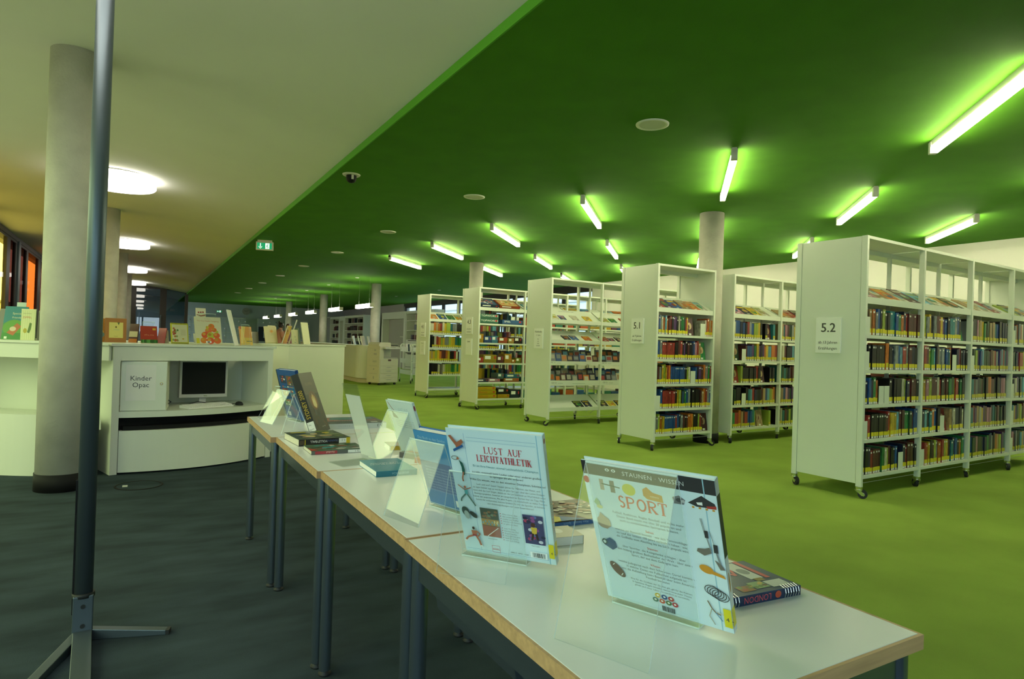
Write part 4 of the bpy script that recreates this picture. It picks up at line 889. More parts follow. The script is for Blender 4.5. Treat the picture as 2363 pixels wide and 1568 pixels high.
for i, (a, b_, cl) in enumerate(((0, 1, '#d8b428'), (1, 1, '#2c4f8a'), (2, 1, '#b83a34'), (-.45, 0, '#2c6a5a'), (.55, 0, '#c8542c'), (1.55, 0, '#4f6a30'), (2.5, 0, '#b8323c'))): c.ell(.107+.0125*a, .026+.0105*b_, .0056, .0050, H(cl)); c.ell(.107+.0125*a, .0265+.0105*b_, .0022, .0020, (.85, .85, .8))
x = .112
while x < .136: b = random.choice((.0005, .001, .0016)); c.rect(x, .005, x+b, .0165, BK); x += b+random.choice((.0005, .001))
c.ell(.024, .172, .014, .013, H('#b09a84'), .4); c.ell(.027, .180, .004, .004, H('#d8d2c4')); c.poly([(.012, .172), (.020, .192), (.034, .180), (.038, .166), (.028, .158)], H('#ae9a84'))
c.poly([(.014, .130), (.030, .140), (.040, .134), (.042, .122), (.032, .114), (.016, .122)], H('#2f5580')); c.ell(.018, .129, .0055, .0062, H('#31504c')); c.ell(.018, .129, .003, .0035, (.6, .7, .72))
c.ell(.034, .072, .019, .009, H('#5a3430'), -.85); c.line([(.040, .060), (.044, .066)], .0015, (.85, .85, .85)); c.line([(.026, .080), (.030, .084)], .0015, (.85, .85, .85))
c.poly([(.012, .212), (.018, .222), (.024, .214), (.022, .200)], H('#9fb890')); c.ell(.022, .204, .006, .004, H('#c8c890'))
c.line([(.207, .222), (.212, .186)], .0010, GR); c.line([(.209, .222), (.214, .186)], .0010, GR); c.rect(.211, .186, .217, .200, BK); c.poly([(.196, .162), (.208, .164), (.216, .168), (.219, .158), (.206, .150), (.194, .156)], H('#6f6a62')); c.line([(.214, .186), (.2185, .162)], .002, GR)
c.line([(.220, .200), (.226, .168)], .001, GR); c.rect(.223, .160, .230, .176, BK); c.line([(.227, .160), (.231, .140)], .003, GR); c.poly([(.222, .146), (.232, .140), (.238, .130), (.230, .128)], H('#6f6a62'))
c.ell(.206, .123, .012, .008, H('#cf8f24'), -.3); c.poly([(.212, .124), (.234, .118), (.237, .112), (.214, .116)], H('#cf8f24'))
for k in range(5): c.line([(.210+.012*math.cos(q)+.004*k, .082+.010*math.sin(q)-.002*k) for q in [i*.5 for i in range(14)]], .0013, BK)
c.line([(.200, .058), (.206, .044), (.212, .036), (.220, .034)], .0022, H('#7a6a50')); c.line([(.206, .044), (.200, .026), (.208, .010)], .0018, H('#a8a89c')); c.line([(.212, .036), (.222, .022)], .0018, H('#5f8ab0')); c.line([(.214, .038), (.226, .036), (.232, .020)], .0018, H('#c8c8c0'))
c.rect(w-.013, .012, w, .050, H('#d8cc1c')); c.text('4 -', w-.010, .024, .012, BK); c.ell(.006, .258, .006, .007, H('#b02c34')); c.build('cover_print', o)
s = spine(o); s.rect(0, .0, t, h, H('#d5dcd8')); s.rect(0, .15, t, h-.028, BK); s.rect(0, h-.027, t, h, (.55, .56, .52)); s.rect(0, .012, t, .050, H('#d8cc1c')); s.ell(t/2, .1, .003, .02, H('#b08a40')); s.build('spine_print', o)
stand((.779, .932), ang, TZ, .168, (-.200, .0015), (-.118, .280), (-.006, .014), .026, 'large clear acrylic easel stand holding the SPORT book', x0=.012)
# --- blue ski book and its yellow-lit stand
ang = math.radians(-74); w, h, t = .165, .232, .026; M = book_frame((.745, 1.700), ang, TZ+.010, 19)
o = book(M, w, h, t, '#2f66a8', 'thick blue hardback leaning on a yellow-lit clear stand', spine='#1f3f7c', pages='paper')
c = back(o); c.rect(0, 0, w, .05, H('#3f78b4')); c.rect(0, .14, w, h, H('#4a8cc8')); c.rect(0, .05, w, .14, H('#3a5f9c')); c.text('Das Buch zu den Spielen', w*.45, .208, .012, H('#a8c4e0'), 'CENTER')
for i in range(9): c.text('alles über die Athleten, Rekorde und Medaillen', w*.5, .120-.009*i, .0068, H('#9ab0d4'), 'CENTER')
c.rect(w*.72, .012, w*.9, .032, (.75, .78, .82)); c.build('cover_print', o)
s = spine(o); s.text('Das ist Spiele', t*.72, .10, .017, (.80, .84, .88), rot=math.pi/2); s.text('· · · · · ·', t*.65, .03, .014, (.7, .75, .8), rot=math.pi/2); s.poly([(0, 0), (t, 0), (t*.3, .12)], H('#2c7fbc')); s.build('spine_print', o)
stand((.745, 1.700), ang, TZ, .150, (-.165, .0015), (-.085, .205), (-.005, .014), .034, 'clear acrylic easel stand catching a bright reflection beside the blue book')
# --- white-blue athletics book at the back, on its stand
ang = math.radians(-76); w, h, t = .185, .240, .012; M = book_frame((.972, 2.545), ang, TZ+.010, 22)
o = book(M, w, h, t, '#c9d9de', 'pale hardback with a gymnast picture leaning at the desk back edge', spine='#c4d6da', pages='paper')
c = back(o); c.rect(.004, .004, w-.012, h-.004, H('#cfdde0')); c.line([(.012, .232), (.030, .205), (.046, .190)], .0035, H('#8a5a50')); c.poly([(.022, .200), (.050, .172), (.058, .160), (.024, .164)], H('#3f4f58'))
c.text('LUST AUF', .11, .200, .015, H('#a8bcc8'), 'CENTER'); c.text('TURNEN', .11, .182, .018, H('#a8bcc8'), 'CENTER')
for i in range(4): c.text('für Mädchen und Jungen mit vielen Übungen', .10, .150-.009*i, .0068, GR, 'CENTER')
c.build('cover_print', o); s = spine(o); s.text('TURNEN', .010, .10, .012, H('#5a5a78'), rot=math.pi/2); s.ell(.006, .215, .004, .012, H('#8a3a48')); s.build('spine_print', o)
stand((.972, 2.545), ang, TZ, .150, (-.165, .0015), (-.078, .190), (-.005, .014), .026, 'clear acrylic easel stand under the pale gymnastics book')
# --- the three upright books at the far desk
ang = math.radians(-74); w, h, t = .215, .295, .020; M = book_frame((.752, 3.815), ang, TZ+.010, 16)
o = book(M, w, h, t, '#27518f', 'blue hardback with photo squares leaning at the far desk', spine='#1d4484', pages='paper')
c = back(o); random.seed(3)
for (a, b_, a2, b2, cl) in ((.02, .215, .085, .262, '#33415a'), (.095, .205, .16, .262, '#6a5a44'), (.02, .14, .085, .185, '#8a4a3a'), (.095, .135, .16, .180, '#3f7f9a'), (.02, .08, .09, .12, '#4f7a4a'), (.02, .190, .165, .197, '#3a90b8')):
    c.rect(a, b_, a2, b2, H(cl))
    for k in range(7): c.ell(random.uniform(a+.012, a2-.012), random.uniform(b_+.005, max(b_+.006, b2-.005)), .009, .004, H(random.choice(['#d8d8d0', '#2a3a50', '#a0785a', '#c0402c'])))
c.rect(.03, .02, .06, .045, (.75, .78, .8)); c.build('cover_print', o); s = spine(o); s.rect(0, .02, t, .05, (.75, .76, .74)); s.text('SYDNEY', .014, .1, .014, H('#8aa8d0'), rot=math.pi/2); s.build('spine_print', o)
M = book_frame((.77, 3.965), math.radians(-70), TZ+.010, 16)
o = book(M, .20, .285, .018, '#2c3a34', 'dark green hardback with football photo behind the blue book', spine='#28302c', pages='paper')
c = back(o); c.rect(.03, .16, .12, .25, H('#4f8a3c')); c.ell(.06, .20, .02, .03, H('#d8dce0')); c.ell(.085, .19, .012, .03, H('#2f3f6a')); c.rect(.02, .10, .12, .155, H('#7a4a3a')); c.build('cover_print', o)
stand((.77, 3.965), math.radians(-70), TZ, .14, (-.18, .0015), (-.075, .185), (-.005, .014), .030, 'clear acrylic easel stand under the dark football book, nearest the counter')
stand((.752, 3.79), math.radians(-74), TZ, .15, (-.17, .0015), (-.075, .180), (-.005, .014), .030, 'clear acrylic easel stand under the blue photo book')
# SYDNEY 2000: cover turned to the shelves, spine with lettering towards the counter
d = Vector((.545, .838, 0)); n = Vector((-.838, .545, 0)); tt = math.radians(21); u = Vector((0, 0, 1))*math.cos(tt)+n*math.sin(tt)
w, h, t = .175, .312, .040
M = frame((.760, 3.118, TZ+.012), d, u.cross(d), u)
o = book(M, w, h, t, '#4c463c', 'thick dark SYDNEY 2000 book with a torch flame on its cover', spine='#161514', spine_side='left')
c = back(o); random.seed(5); c.rect(.0, .0, w, h, H('#3d3a34')); c.rect(0, .20, w, h, H('#5a5244')); c.ell(.085, .165, .055, .05, H('#6a4a34')); c.ell(.088, .160, .032, .036, H('#b8803c')); c.poly([(.065, .14), (.07, .19), (.078, .165), (.085, .205), (.094, .165), (.102, .190), (.108, .14), (.095, .125)], H('#f0dca0')); c.text('OLYMPIA', w*.5, .245, .022, H('#7a7050'), 'CENTER')
for k in range(20): c.ell(random.uniform(.02, .15), random.uniform(.02, .12), random.uniform(.004, .012), random.uniform(.004, .016), H(random.choice(['#2f3440', '#5a3a30', '#4a5058', '#26241f'])))
c.text('Sportverlag', w*.6, .025, .010, (.45, .43, .38), 'CENTER'); c.build('cover_print', o)
s = spine_l(o); s.text('SYDNEY 2000', t*.76, .082, .030, H('#c8a838'), rot=math.pi/2, sx=.82); s.rect(.003, .02, t-.003, .068, (.78, .78, .72)); s.text('Sport', .006, .028, .010, BK); s.text('Oly', .006, .05, .010, BK); s.build('spine_print', o)
ms = frame((.760, 3.118, TZ), d, -n, (0, 0, 1))
stand((.760, 3.118), math.atan2(d.y, d.x), TZ, .15, (.185, .0015), (.128, .20), (.045, .016), -.0405, 'clear acrylic easel stand carrying the Sydney 2000 book')
# --- books lying flat
def flat(x, y, ang, w, h, t, top, label, spine_c=None, pages='pages', z=TZ):
    """lies on its back: local x along the spine edge nearest the camera, y away; top cover up"""
    o = thing('book', label, 'book', (x, y, z), math.radians(ang)); k = .0012
    MB().box(0, w, 0, h, 0, k, 'print', H(spine_c or top)).build('cover', o); MB().box(0, w, 0, h, t-k, t, 'print', H(top)).build('cover', o)
    MB().box(0, w, 0, k, k, t-k, 'print', H(spine_c or top)).build('spine', o); MB().box(.002, w-.002, k, h-.002, k, t-k, pages).build('page_block', o)
    tp = Canvas((0, 0, t), (1, 0, 0), (0, 1, 0), (0, 0, 1)); sp_ = Canvas((w, 0, t), (-1, 0, 0), (0, 0, -1), (0, -1, 0), mb=tp.mb)
    return o, tp, sp_, tp.mb
random.seed(9)
o, c, s, m = flat(.79, 3.335, -2, .385, .27, .030, '#26382f', 'large dark green sport book with red title strip lying flat', '#c9cdc6', 'paper')
c.poly([(.0, .08), (.16, .13), (.12, .24), (.0, .25)], H('#b0643c')); c.poly([(.10, .14), (.36, .17), (.36, .25), (.14, .25)], H('#2f6f68')); c.rect(.02, .105, .36, .130, H('#a83a2c')); c.text('TAKRAW', .22, .122, .022, (.85, .82, .75), rot=math.pi); c.text('SEPAK', .11, .122, .020, H('#d8862c'), rot=math.pi); c.rect(.31, .02, .345, .055, (.6, .6, .56)); s.text('3- 3', .02, .008, .020, BK); s.text('k a e r t s', .2, .011, .010, GR, sp=1.4); m.build('cover_print', o)
for k in range(14): c.ell(random.uniform(.05, .33), random.uniform(.03, .1), .03, .008, H(random.choice(['#22352c', '#3a5a4a', '#1a2420'])))
o, c, s, m = flat(.612, 2.852, 4, .232, .24, .030, '#33402c', 'black VOLLEYBALL book with yellow band lying flat', '#141416')
random.seed(10)
for k in range(34): c.ell(random.uniform(.03, .20), random.uniform(.02, .22), random.uniform(.008, .03), random.uniform(.006, .02), H(random.choice(['#6a7a34', '#c8b040', '#2a2c28', '#8a8a80', '#4a5a40', '#b89a70'])))
c.rect(.02, .20, .09, .22, H('#c8b828'))
s.text('VOLLEYBALL', .105, .0075, .015, (.80, .80, .76), sx=.9); s.text('TRAINING', .055, .0075, .012, H('#4a5a8a')); s.rect(.018, .003, .052, .025, (.78, .78, .73)); s.text('2- 2', .022, .009, .011, BK); s.rect(0, .001, .018, .027, H('#c8b020')); s.rect(.203, .002, .206, .026, H('#d0b828')); s.rect(.208, .004, .228, .024, H('#4a3a2c')); m.build('cover_print', o)
o, c, s, m = flat(.615, 2.628, -1, .225, .160, .016, '#3f5a44', 'green and teal sport book lying flat before the volleyball book', '#5a5c58')
for k in range(34): c.ell(random.uniform(.02, .20), random.uniform(.02, .14), random.uniform(.008, .03), random.uniform(.006, .02), H(random.choice(['#2f6a5c', '#7a4a40', '#9a9a90', '#38503c', '#2a7f88', '#c0c0b4'])))
c.poly([(.0, .0), (.03, .0), (.0, .08)], H('#b03a34')); s.rect(.12, .002, .21, .014, H('#a83440')); s.text('Handball', .130, .004, .010, H('#d8c8b8')); s.rect(.012, .002, .075, .014, (.78, .78, .73)); s.text('2- 1', .03, .004, .010, BK); s.rect(0, 0, .012, .016, H('#1f7a80')); m.build('cover_print', o)
o, c, s, m = flat(.722, 2.128, -2, .150, .225, .020, '#2f8196', 'teal paperback lying flat on the middle desk', '#2a7488', 'paper')
c.text('DAS GROSSE', .072, .150, .019, (.78, .80, .76), 'CENTER', rot=math.pi); c.text('SPORTBUCH', .072, .128, .021, (.78, .80, .76), 'CENTER', rot=math.pi); s.text('SPORTBUCH', .03, .006, .011, H('#9ac4cc')); m.build('cover_print', o)
# stack of small books near the back edge
o, c, s, m = flat(.930, 2.46, -58, .17, .12, .022, '#8f8a80', 'grey paperback lying flat below the gymnastics book', '#6a645e', 'paper'); c.rect(.02, .02, .15, .05, H('#a85a44')); s.text('Ballspiele', .03, .007, .010, (.8, .8, .78)); m.build('cover_print', o)
o, c, s, m = flat(.945, 2.33, -64, .17, .11, .022, '#b8553c', 'red-orange paperback lying flat beside the teal book', '#a84a38', 'paper'); c.text('TURNEN', .085, .05, .02, H('#d8a890'), 'CENTER', rot=math.pi); m.build('cover_print', o)
o, c, s, m = flat(.945, 2.62, -8, .17, .12, .020, '#9a9280', 'small paperback with orange label at the desk back edge', '#d8d4c8', 'paper'); s.rect(.06, .001, .12, .018, H('#d8743c')); s.text('Spiele', .115, .004, .010, (.85, .8, .7)); s.rect(.12, .001, .165, .018, H('#c8a83c')); s.rect(.02, .003, .035, .016, H('#3a5a48')); m.build('cover_print', o)
# crowd photo book
o, c, s, m = flat(.955, 1.368, -4, .205, .200, .013, '#4a3c34', 'paperback with a photo of a crowd lying flat behind the LEICHTATHLETIK book', '#2f5f9c', 'paper')
for k in range(90): c.ell(random.uniform(.01, .195), random.uniform(.045, .195), random.uniform(.006, .015), random.uniform(.005, .012), H(random.choice(['#6a4a3c', '#9a6a50', '#2a2624', '#b8907a', '#c8c0b0', '#4a3028', '#7a5a3a'])))
c.poly([(.0, .0), (.07, .0), (.0, .08)], H('#c8b828')); c.poly([(.02, .0), (.10, .0), (.04, .045)], H('#2f5f9c')); s.text('Neu besser Sport', .10, .003, .009, H('#9ab8dc'), sp=1.2); m.build('cover_print', o)
o, c, s, m = flat(.942, 1.225, 82, .085, .10, .022, '#c8c4b4', 'small thick white paperback lying flat beside the SPORT stand', '#b8b2a0', 'paper'); c.ell(.05, .05, .02, .015, (.85, .85, .8)); m.build('cover_print', o)
# spiral-bound LONDON book
o, c, s, m = flat(.962, .800, -5, .185, .150, .019, '#263f63', 'blue spiral-bound LONDON book with pink lettering lying flat', '#1d3050', 'paper')
PK = H('#c8505c'); c.text('W', .098, .135, .075, PK, 'CENTER', rot=math.pi); c.rect(.150, .055, .162, .15, PK); c.rect(.112, .058, .146, .145, (.62, .66, .62)); c.ell(.130, .098, .012, .016, GR); c.rect(.085, .016, .122, .046, H('#88a878')); c.rect(.125, .012, .172, .042, (.62, .64, .58)); c.rect(.118, .046, .14, .060, H('#8a7a3c')); c.rect(.045, .012, .08, .036, H('#8a5a30'))
for k in range(12): c.ell(random.uniform(.05, .12), random.uniform(.016, .044), .006, .004, H(random.choice(['#a83a30', '#c8b060', '#5a7a3a', '#6a4a3a'])))
s.text('LONDON', .080, .0040, .0170, PK, sx=.95); s.ell(.062, .009, .008, .007, H('#c05038')); m.build('cover_print', o)
for k in range(6):
    xx = .142+.0072*k
    MB().tube([(xx, .012, .0205), (xx-.001, -.001, .018), (xx-.0015, -.0035, .010), (xx-.001, -.001, .002), (xx, .004, .001)], .0011, 'chrome', 6).build('spiral_ring', o)
for k in range(2):
    xx = .012+.008*k
    MB().tube([(xx, .012, .0205), (xx-.001, -.001, .018), (xx-.0015, -.0035, .010), (xx-.001, -.001, .002), (xx, .004, .001)], .0011, 'chrome', 6).build('spiral_ring', o)
# slanted sign holder with paper
d = Vector((.985, -.17, 0)); nrm = Vector((-.17, -.985, 0)); t2 = math.radians(20)
o = thing('sign_holder', 'slanted clear sign holder with an empty white insert on the desk', 'sign holder', M=frame((.664, 2.337, TZ), (.978, .208, 0), (-.208, .978, 0), (0, 0, 1)))
MB().box(0, .150, 0, .12, .0005, .0035, 'acrylic').build('base_plate', o)
ux = Matrix.Translation((.150, 0, .003)) @ Matrix.Rotation(math.radians(-18), 4, 'Y')
MB().box(-.003, .0, 0, .12, 0, .32, 'acrylic', M=ux).build('front_sheet', o); MB().box(-.0065, -.004, 0, .12, 0, .32, 'acrylic', M=ux).build('rear_sheet', o)
MB().box(-.0039, -.0031, .004, .116, .02, .275, 'paper', M=ux).build('paper_insert', o)
# ------------------------------------------------------------------ things standing on the counters
CR = [H(x) for x in ('#d9d3b8', '#c8c2a4')]
def card(b0, ang, z, w, h, t, cover, label, tilt=8, lean=-1, draw=None, cat='book', name='book', side=None):
    M = book_frame(b0, math.radians(ang), z, tilt, lean)
    o = book(M, w, h, t, cover, label, spine=side or cover, pages='paper'); o.name = name; o['category'] = cat
    if draw:
        c = back(o); draw(c, w, h); c.build('cover_print', o)
    return o
def d_friends(c, w, h):
    c.rect(0, h*.5, w, h, H('#2f7f86')); c.ell(w*.5, h*.35, w*.5, h*.25, H('#5f9a3c')); c.rect(0, 0, w, h*.2, H('#3f8a3a')); c.poly([(w*.2, h*.2), (w*.6, h*.5), (w*.8, h*.4), (w*.5, h*.12)], H('#b8683c')); c.ell(w*.45, h*.32, w*.14, h*.07, H('#d8c8a8')); c.text('Special', w*.55, h*.76, h*.085, H('#d8d8b0'), 'CENTER'); c.text('Friends', w*.55, h*.64, h*.075, H('#d8d8b0'), 'CENTER'); c.rect(w*.12, h*.02, w*.24, h*.09, (.8, .85, .75))
card((-1.045, 6.96), -14, CZ, .17, .30, .014, '#3f8a5a', 'teal and green picture book Special Friends leaning on the counter', 14, -1, d_friends)
def d_zebra(c, w, h):
    c.rect(.004, .004, w-.004, h-.004, H('#dfe0b0'))
    for k in range(6): c.rect(w*(.1+.15*k), h*.02, w*(.15+.15*k), h*.95, H('#d2d89a'))
    c.text('ZIPPEL', w*.42, h*.70, h*.085, H('#c05a3a'), 'CENTER'); c.text('Das kleine', w*.42, h*.84, h*.05, H('#8a8a5a'), 'CENTER'); c.poly([(w*.45, h*.25), (w*.6, h*.55), (w*.78, h*.60), (w*.7, h*.35), (w*.6, h*.22)], H('#5f7a3a')); c.ell(w*.3, h*.3, w*.13, h*.08, H('#b8a83c')); c.ell(w*.72, h*.58, w*.06, h*.04, H('#d8d8a8'))
card((-.895, 6.84), -12, CZ, .105, .27, .022, '#dfe0b0', 'narrow pale yellow book standing upright on the counter by the column', 2, -1, d_zebra, side='#6a8a5a')
card((-.79, 6.90), -30, CZ, .12, .262, .02, '#8a8a80', 'plain grey book standing behind the pale yellow book', 4)
for k, (x, y, a, cl, lab) in enumerate(((-1.10, 7.02, -20, '#6a6860', 'grey-brown'), (-1.06, 7.09, -18, '#7a9ab8', 'light blue'), (-1.02, 7.16, -16, '#5a5a54', 'dark grey'))): card((x, y), a, CZ, .12, .24+.04*(k == 0), .02, cl, '%s book leaning behind the Special Friends book' % lab, 16)
card((-.98, 7.12), -10, CZ, .07, .34, .003, '#c8dcd0', 'pale leaflet sticking up behind the Special Friends book', 10, cat='leaflet', name='leaflet')
def d_brown(c, w, h):
    c.rect(0, 0, w, h, H('#a8703c')); c.rect(w*.17, h*.2, w*.84, h*.83, H('#d8c878')); c.poly([(w*.56, h*.83), (w*.62, h*.72), (w*.68, h*.83)], H('#5a6a3a')); c.ell(w*.5, h*.64, w*.04, h*.04, H('#6a5a30')); c.rect(w*.38, h*.5, w*.66, h*.56, H('#c8c080')); c.text('Herbst', w*.5, h*.25, h*.05, H('#8a6a34'), 'CENTER')
card((-.275, 6.78), 12, CZ-.004, .165, .225, .02, '#8a5a30', 'brown framed picture board standing behind the pole', 4, -1, d_brown, 'picture board', 'picture_board')
def d_gold(c, w, h):
    for k in range(10): c.ell(w*random.uniform(.2, .8), h*random.uniform(.1, .85), w*.2, h*.1, H(random.choice(['#c8862c', '#d8a83c', '#8a4a1c', '#6a8a8a'])))
card((-.37, 6.83), 12, CZ-.004, .09, .22, .01, '#b8782c', 'golden autumn card half hidden by the pole', 4, -1, d_gold, 'card', 'picture_card')
def d_red(c, w, h):
    c.rect(0, 0, w, h, H('#a83a2c')); c.text('Kein Vogel', w*.5, h*.5, h*.11, H('#d89a70'), 'CENTER', rot=math.pi); c.rect(w*.72, h*.76, w*.92, h*.88, H('#d8a83c'))
    for k in range(16): c.ell(w*(.04+.062*k), h*.10, w*.05, h*.11, H(random.choice(['#3f7a34', '#5a9a4a', '#2f5a2c'])))
card((.005, 6.86), 14, CZ, .14, .165, .012, '#a83a2c', 'red picture book with green leaf border on a clear stand', 14, -1, d_red)
stand((.03, 6.88), math.radians(14), CZ, .10, (.10, .0015), (.07, .20), (.016, .012), -.014, 'clear acrylic stand behind the red picture book')
def d_strip(c, w, h):
    c.rect(0, 0, w, h, H('#c2bd2c')); c.rect(w*.06, h*.08, w*.94, h*.92, H('#d8d2ae'))
    for k in range(13): c.poly([(w*(.02+.077*k), h), (w*(.05+.077*k), h), (w*(.03+.077*k), h*.94), (w*(.0+.077*k), h*.94)], BK); c.poly([(w*(.02+.077*k), h*.06), (w*(.05+.077*k), h*.06), (w*(.03+.077*k), 0), (w*(.0+.077*k), 0)], BK)
    for k in range(18): c.ell(w*random.uniform(.1, .42), h*random.uniform(.15, .75), w*.06, h*.05, H(random.choice(['#5a7a3c', '#b86a3c', '#8a9a5a', '#a84a34'])))
    c.ell(w*.68, h*.24, w*.06, h*.03, H('#c8a02c')); c.rect(w*.55, h*.4, w*.85, h*.7, H('#cfc8a4'))
card((.255, 6.80), 16, CZ, .155, .205, .014, '#c2bd2c', 'picture book with yellow and black striped border on the counter', 13, -1, d_strip)
def d_small(c, w, h): c.line([(w*.5+w*.2*math.cos(q), h*.4+h*.2*math.sin(q)) for q in [i*.4 for i in range(12)]], .012, GR)
card((.17, 6.98), 20, CZ, .075, .13, .012, '#a8a090', 'small grey book standing behind the striped book', 12, -1, d_small)
card((.135, 6.99), -35, CZ, .075, .15, .012, '#a83c44', 'small red book leaning behind the striped book', 12)
card((-.10, 6.95), -25, CZ, .075, .18, .02, '#5a2c24', 'small red and black book standing by the brown board', 10, -1, lambda c, w, h: (c.rect(0, h*.3, w, h*.6, H('#d8c8a0')), c.rect(0, 0, w, h*.2, H('#c8742c'))))
def d_apples(c, w, h):
    c.rect(0, 0, w, h, H('#c9c6a8')); c.text('The Very Helpful Hedgehog', w*.5, h*.83, h*.072, H('#b0603c'), 'CENTER', sx=.92); c.text('Rosie Wellesley', w*.5, h*.92, h*.035, H('#8a8a78'), 'CENTER')
    for (x, z_, r, cl) in ((.62, .66, .12, '#d0702c'), (.50, .50, .13, '#cf6a3a'), (.72, .53, .10, '#c8602c'), (.36, .34, .14, '#c8502c'), (.58, .32, .15, '#a8b03c'), (.80, .33, .13, '#c8582c'), (.30, .14, .13, '#cf782c'), (.55, .13, .15, '#c8502c'), (.82, .14, .14, '#cc5f26'), (.46, .62, .06, '#b8b038'), (.82, .46, .06, '#9ab03c')):
        c.ell(w*x, h*z_, w*r, h*r*.82, H(cl)); c.ell(w*(x-.3*r), h*(z_+.25*r), w*r*.45, h*r*.35, jit(H('#d8a03c')))
    c.rect(w*.02, h*.03, w*.14, h*.22, H('#c8c030')); c.rect(w*.38, h*.05, w*.58, h*.12, (.8, .8, .76)); c.rect(w*.43, h*.065, w*.53, h*.105, BK)
card((.455, 6.66), 17, CZ+.004, .245, .272, .014, '#c9c6a8', 'cream picture book with a pile of apples on the counter', 15, -1, d_apples)
stand((.50, 6.675), math.radians(17), CZ, .16, (.15, .0015), (.09, .30), (.016, .012), -.016, 'clear acrylic stand behind the apple picture book')
card((.47, 6.80), 17, CZ, .095, .36, .003, '#cfcab0', 'cream card with red lettering rising behind the apple book', 10, -1, lambda c, w, h: (c.rect(w*.2, h*.86, w*.36, h*.9, H('#8a2a24')), c.rect(w*.42, h*.865, w*.58, h*.905, H('#8a2a24')), c.rect(w*.64, h*.87, w*.8, h*.91, H('#8a2a24')), c.poly([(w*.08, h*.83), (w*.5, h*.80), (w*.95, h*.83), (w*.95, h*.80), (w*.5, h*.77), (w*.08, h*.81)], H('#8a2a24'))), 'card', 'picture_card')
o = thing('cup', 'small grey-brown cup on the island behind the apple book', 'cup', (.58, 8.35, CZ-.004)); MB().lathe([(0, .0), (.032, .0), (.045, .11), (.041, .11), (.030, .008), (0, .008)], 'grey_wall', 20).build('body', o); MB().lathe([(.041, .11), (.046, .113), (.046, .108)], 'dark_frame', 20).build('rim', o)
o = thing('sign_holder', 'tall clear sign holder seen edge-on beside the apple book', 'sign holder', M=frame((.80, 6.74, CZ), (.35, .94, 0), (-.94, .35, 0), (0, 0, 1)))
MB().box(0, .15, -.01, .09, .0005, .003, 'acrylic').build('base_plate', o); MB().box(0, .15, -.004, .004, 0, .36, 'paper', M=Matrix.Rotation(math.radians(-14), 4, 'X')).build('upright_sheet', o)
def d_orange(c, w, h): c.rect(0, 0, w, h, H('#d88a28')); c.rect(0, h*.0, w, h*.4, H('#dcae30')); c.poly([(w*.1, h), (w*.5, h), (w*.2, h*.1), (w*.02, h*.1)], H('#e8c060')); c.rect(0, h*.86, w*.15, h, H('#b85a24')); c.rect(w*.5, h*.18, w*.95, h*.24, H('#8a7a2c'))
card((.90, 7.06), 24, CZ, .135, .20, .014, '#d88a28', 'orange and yellow book on a clear stand at the counter end', 14, -1, d_orange)
stand((.905, 7.02), math.radians(24), CZ, .09, (-.07, .0015), (.03, .21), (.0, .012), .002, 'clear acrylic stand in front of the orange book')
# on the tall box
BX = lambda x, y: (1.752+x*math.cos(math.radians(39.8))-y*math.sin(math.radians(39.8)), 8.98+x*math.sin(math.radians(39.8))+y*math.cos(math.radians(39.8)))
def d_sun(c, w, h): c.rect(0, 0, w, h, H('#d8cc98')); c.ell(w*.58, h*.72, w*.1, h*.07, H('#d8922c')); [c.line([(w*.58, h*.72), (w*.58+w*.2*math.cos(q), h*.72+h*.14*math.sin(q))], .006, H('#d89a3c')) for q in [i*.79 for i in range(8)]]; [c.rect(w*(.05+.1*k), h*.02, w*(.10+.1*k), h*.08, H('#9a9a4a')) for k in range(9)]
card((1.49, 9.22), 24, CZ, .19, .245, .012, '#d8cc98', 'cream book with a small orange sun on the island', 14, -1, d_sun, side='#c8642c')
card((1.56, 9.36), 24, CZ, .12, .26, .006, '#d8d0a4', 'plain cream card behind the sun book', 12, cat='card', name='picture_card')
card((1.33, 9.30), 20, CZ, .09, .16, .03, '#6a6858', 'short grey book standing left of the sun book', 8); card((1.27, 9.34), 50, CZ, .08, .13, .01, '#a8b0b0', 'pale leaflet holder left of the sun book', 16, cat='leaflet', name='leaflet')
def d_or2(c, w, h): c.rect(0, 0, w, h, H('#d89a34')); c.ell(w*.3, h*.72, w*.08, h*.06, BK); c.ell(w*.5, h*.6, w*.1, h*.03, BK); c.rect(0, 0, w, h*.12, H('#c87a34'))
card(BX(.13, .22), 55, CZ, .13, .265, .018, '#d89a34', 'orange book leaning on the tall box behind a clear stand', 17, 1, d_or2, side='#c8862c')
stand(BX(.10, .14), math.radians(45), CZ, .10, (-.12, .0015), (-.02, .25), (.05, .012), .03, 'clear acrylic stand in front of the orange book on the tall box')
card(BX(.44, .30), 48, CZ, .17, .21, .01, '#d8d4a8', 'cream folder with green print on the tall box', 6, -1, lambda c, w, h: (c.ell(w*.5, h*.5, w*.05, h*.05, H('#3f6a44')), c.ell(w*.6, h*.3, w*.05, h*.04, H('#3f6a44')), c.rect(w*.35, h*.1, w*.6, h*.14, GR)))
card(BX(.50, .40), 80, CZ, .15, .37, .014, '#d8d4b4', 'tall narrow cream book leaning on the tall box', 16, 1)
card(BX(.62, .24), 38, CZ, .15, .33, .012, '#dcdaae', 'large plain cream card leaning on the tall box', 12, -1, None, 'card', 'picture_card')
card(BX(.60, .36), 38, CZ, .10, .24, .01, '#4f7a54', 'green printed leaflet behind the large cream card', 12, -1, None, 'leaflet', 'leaflet')
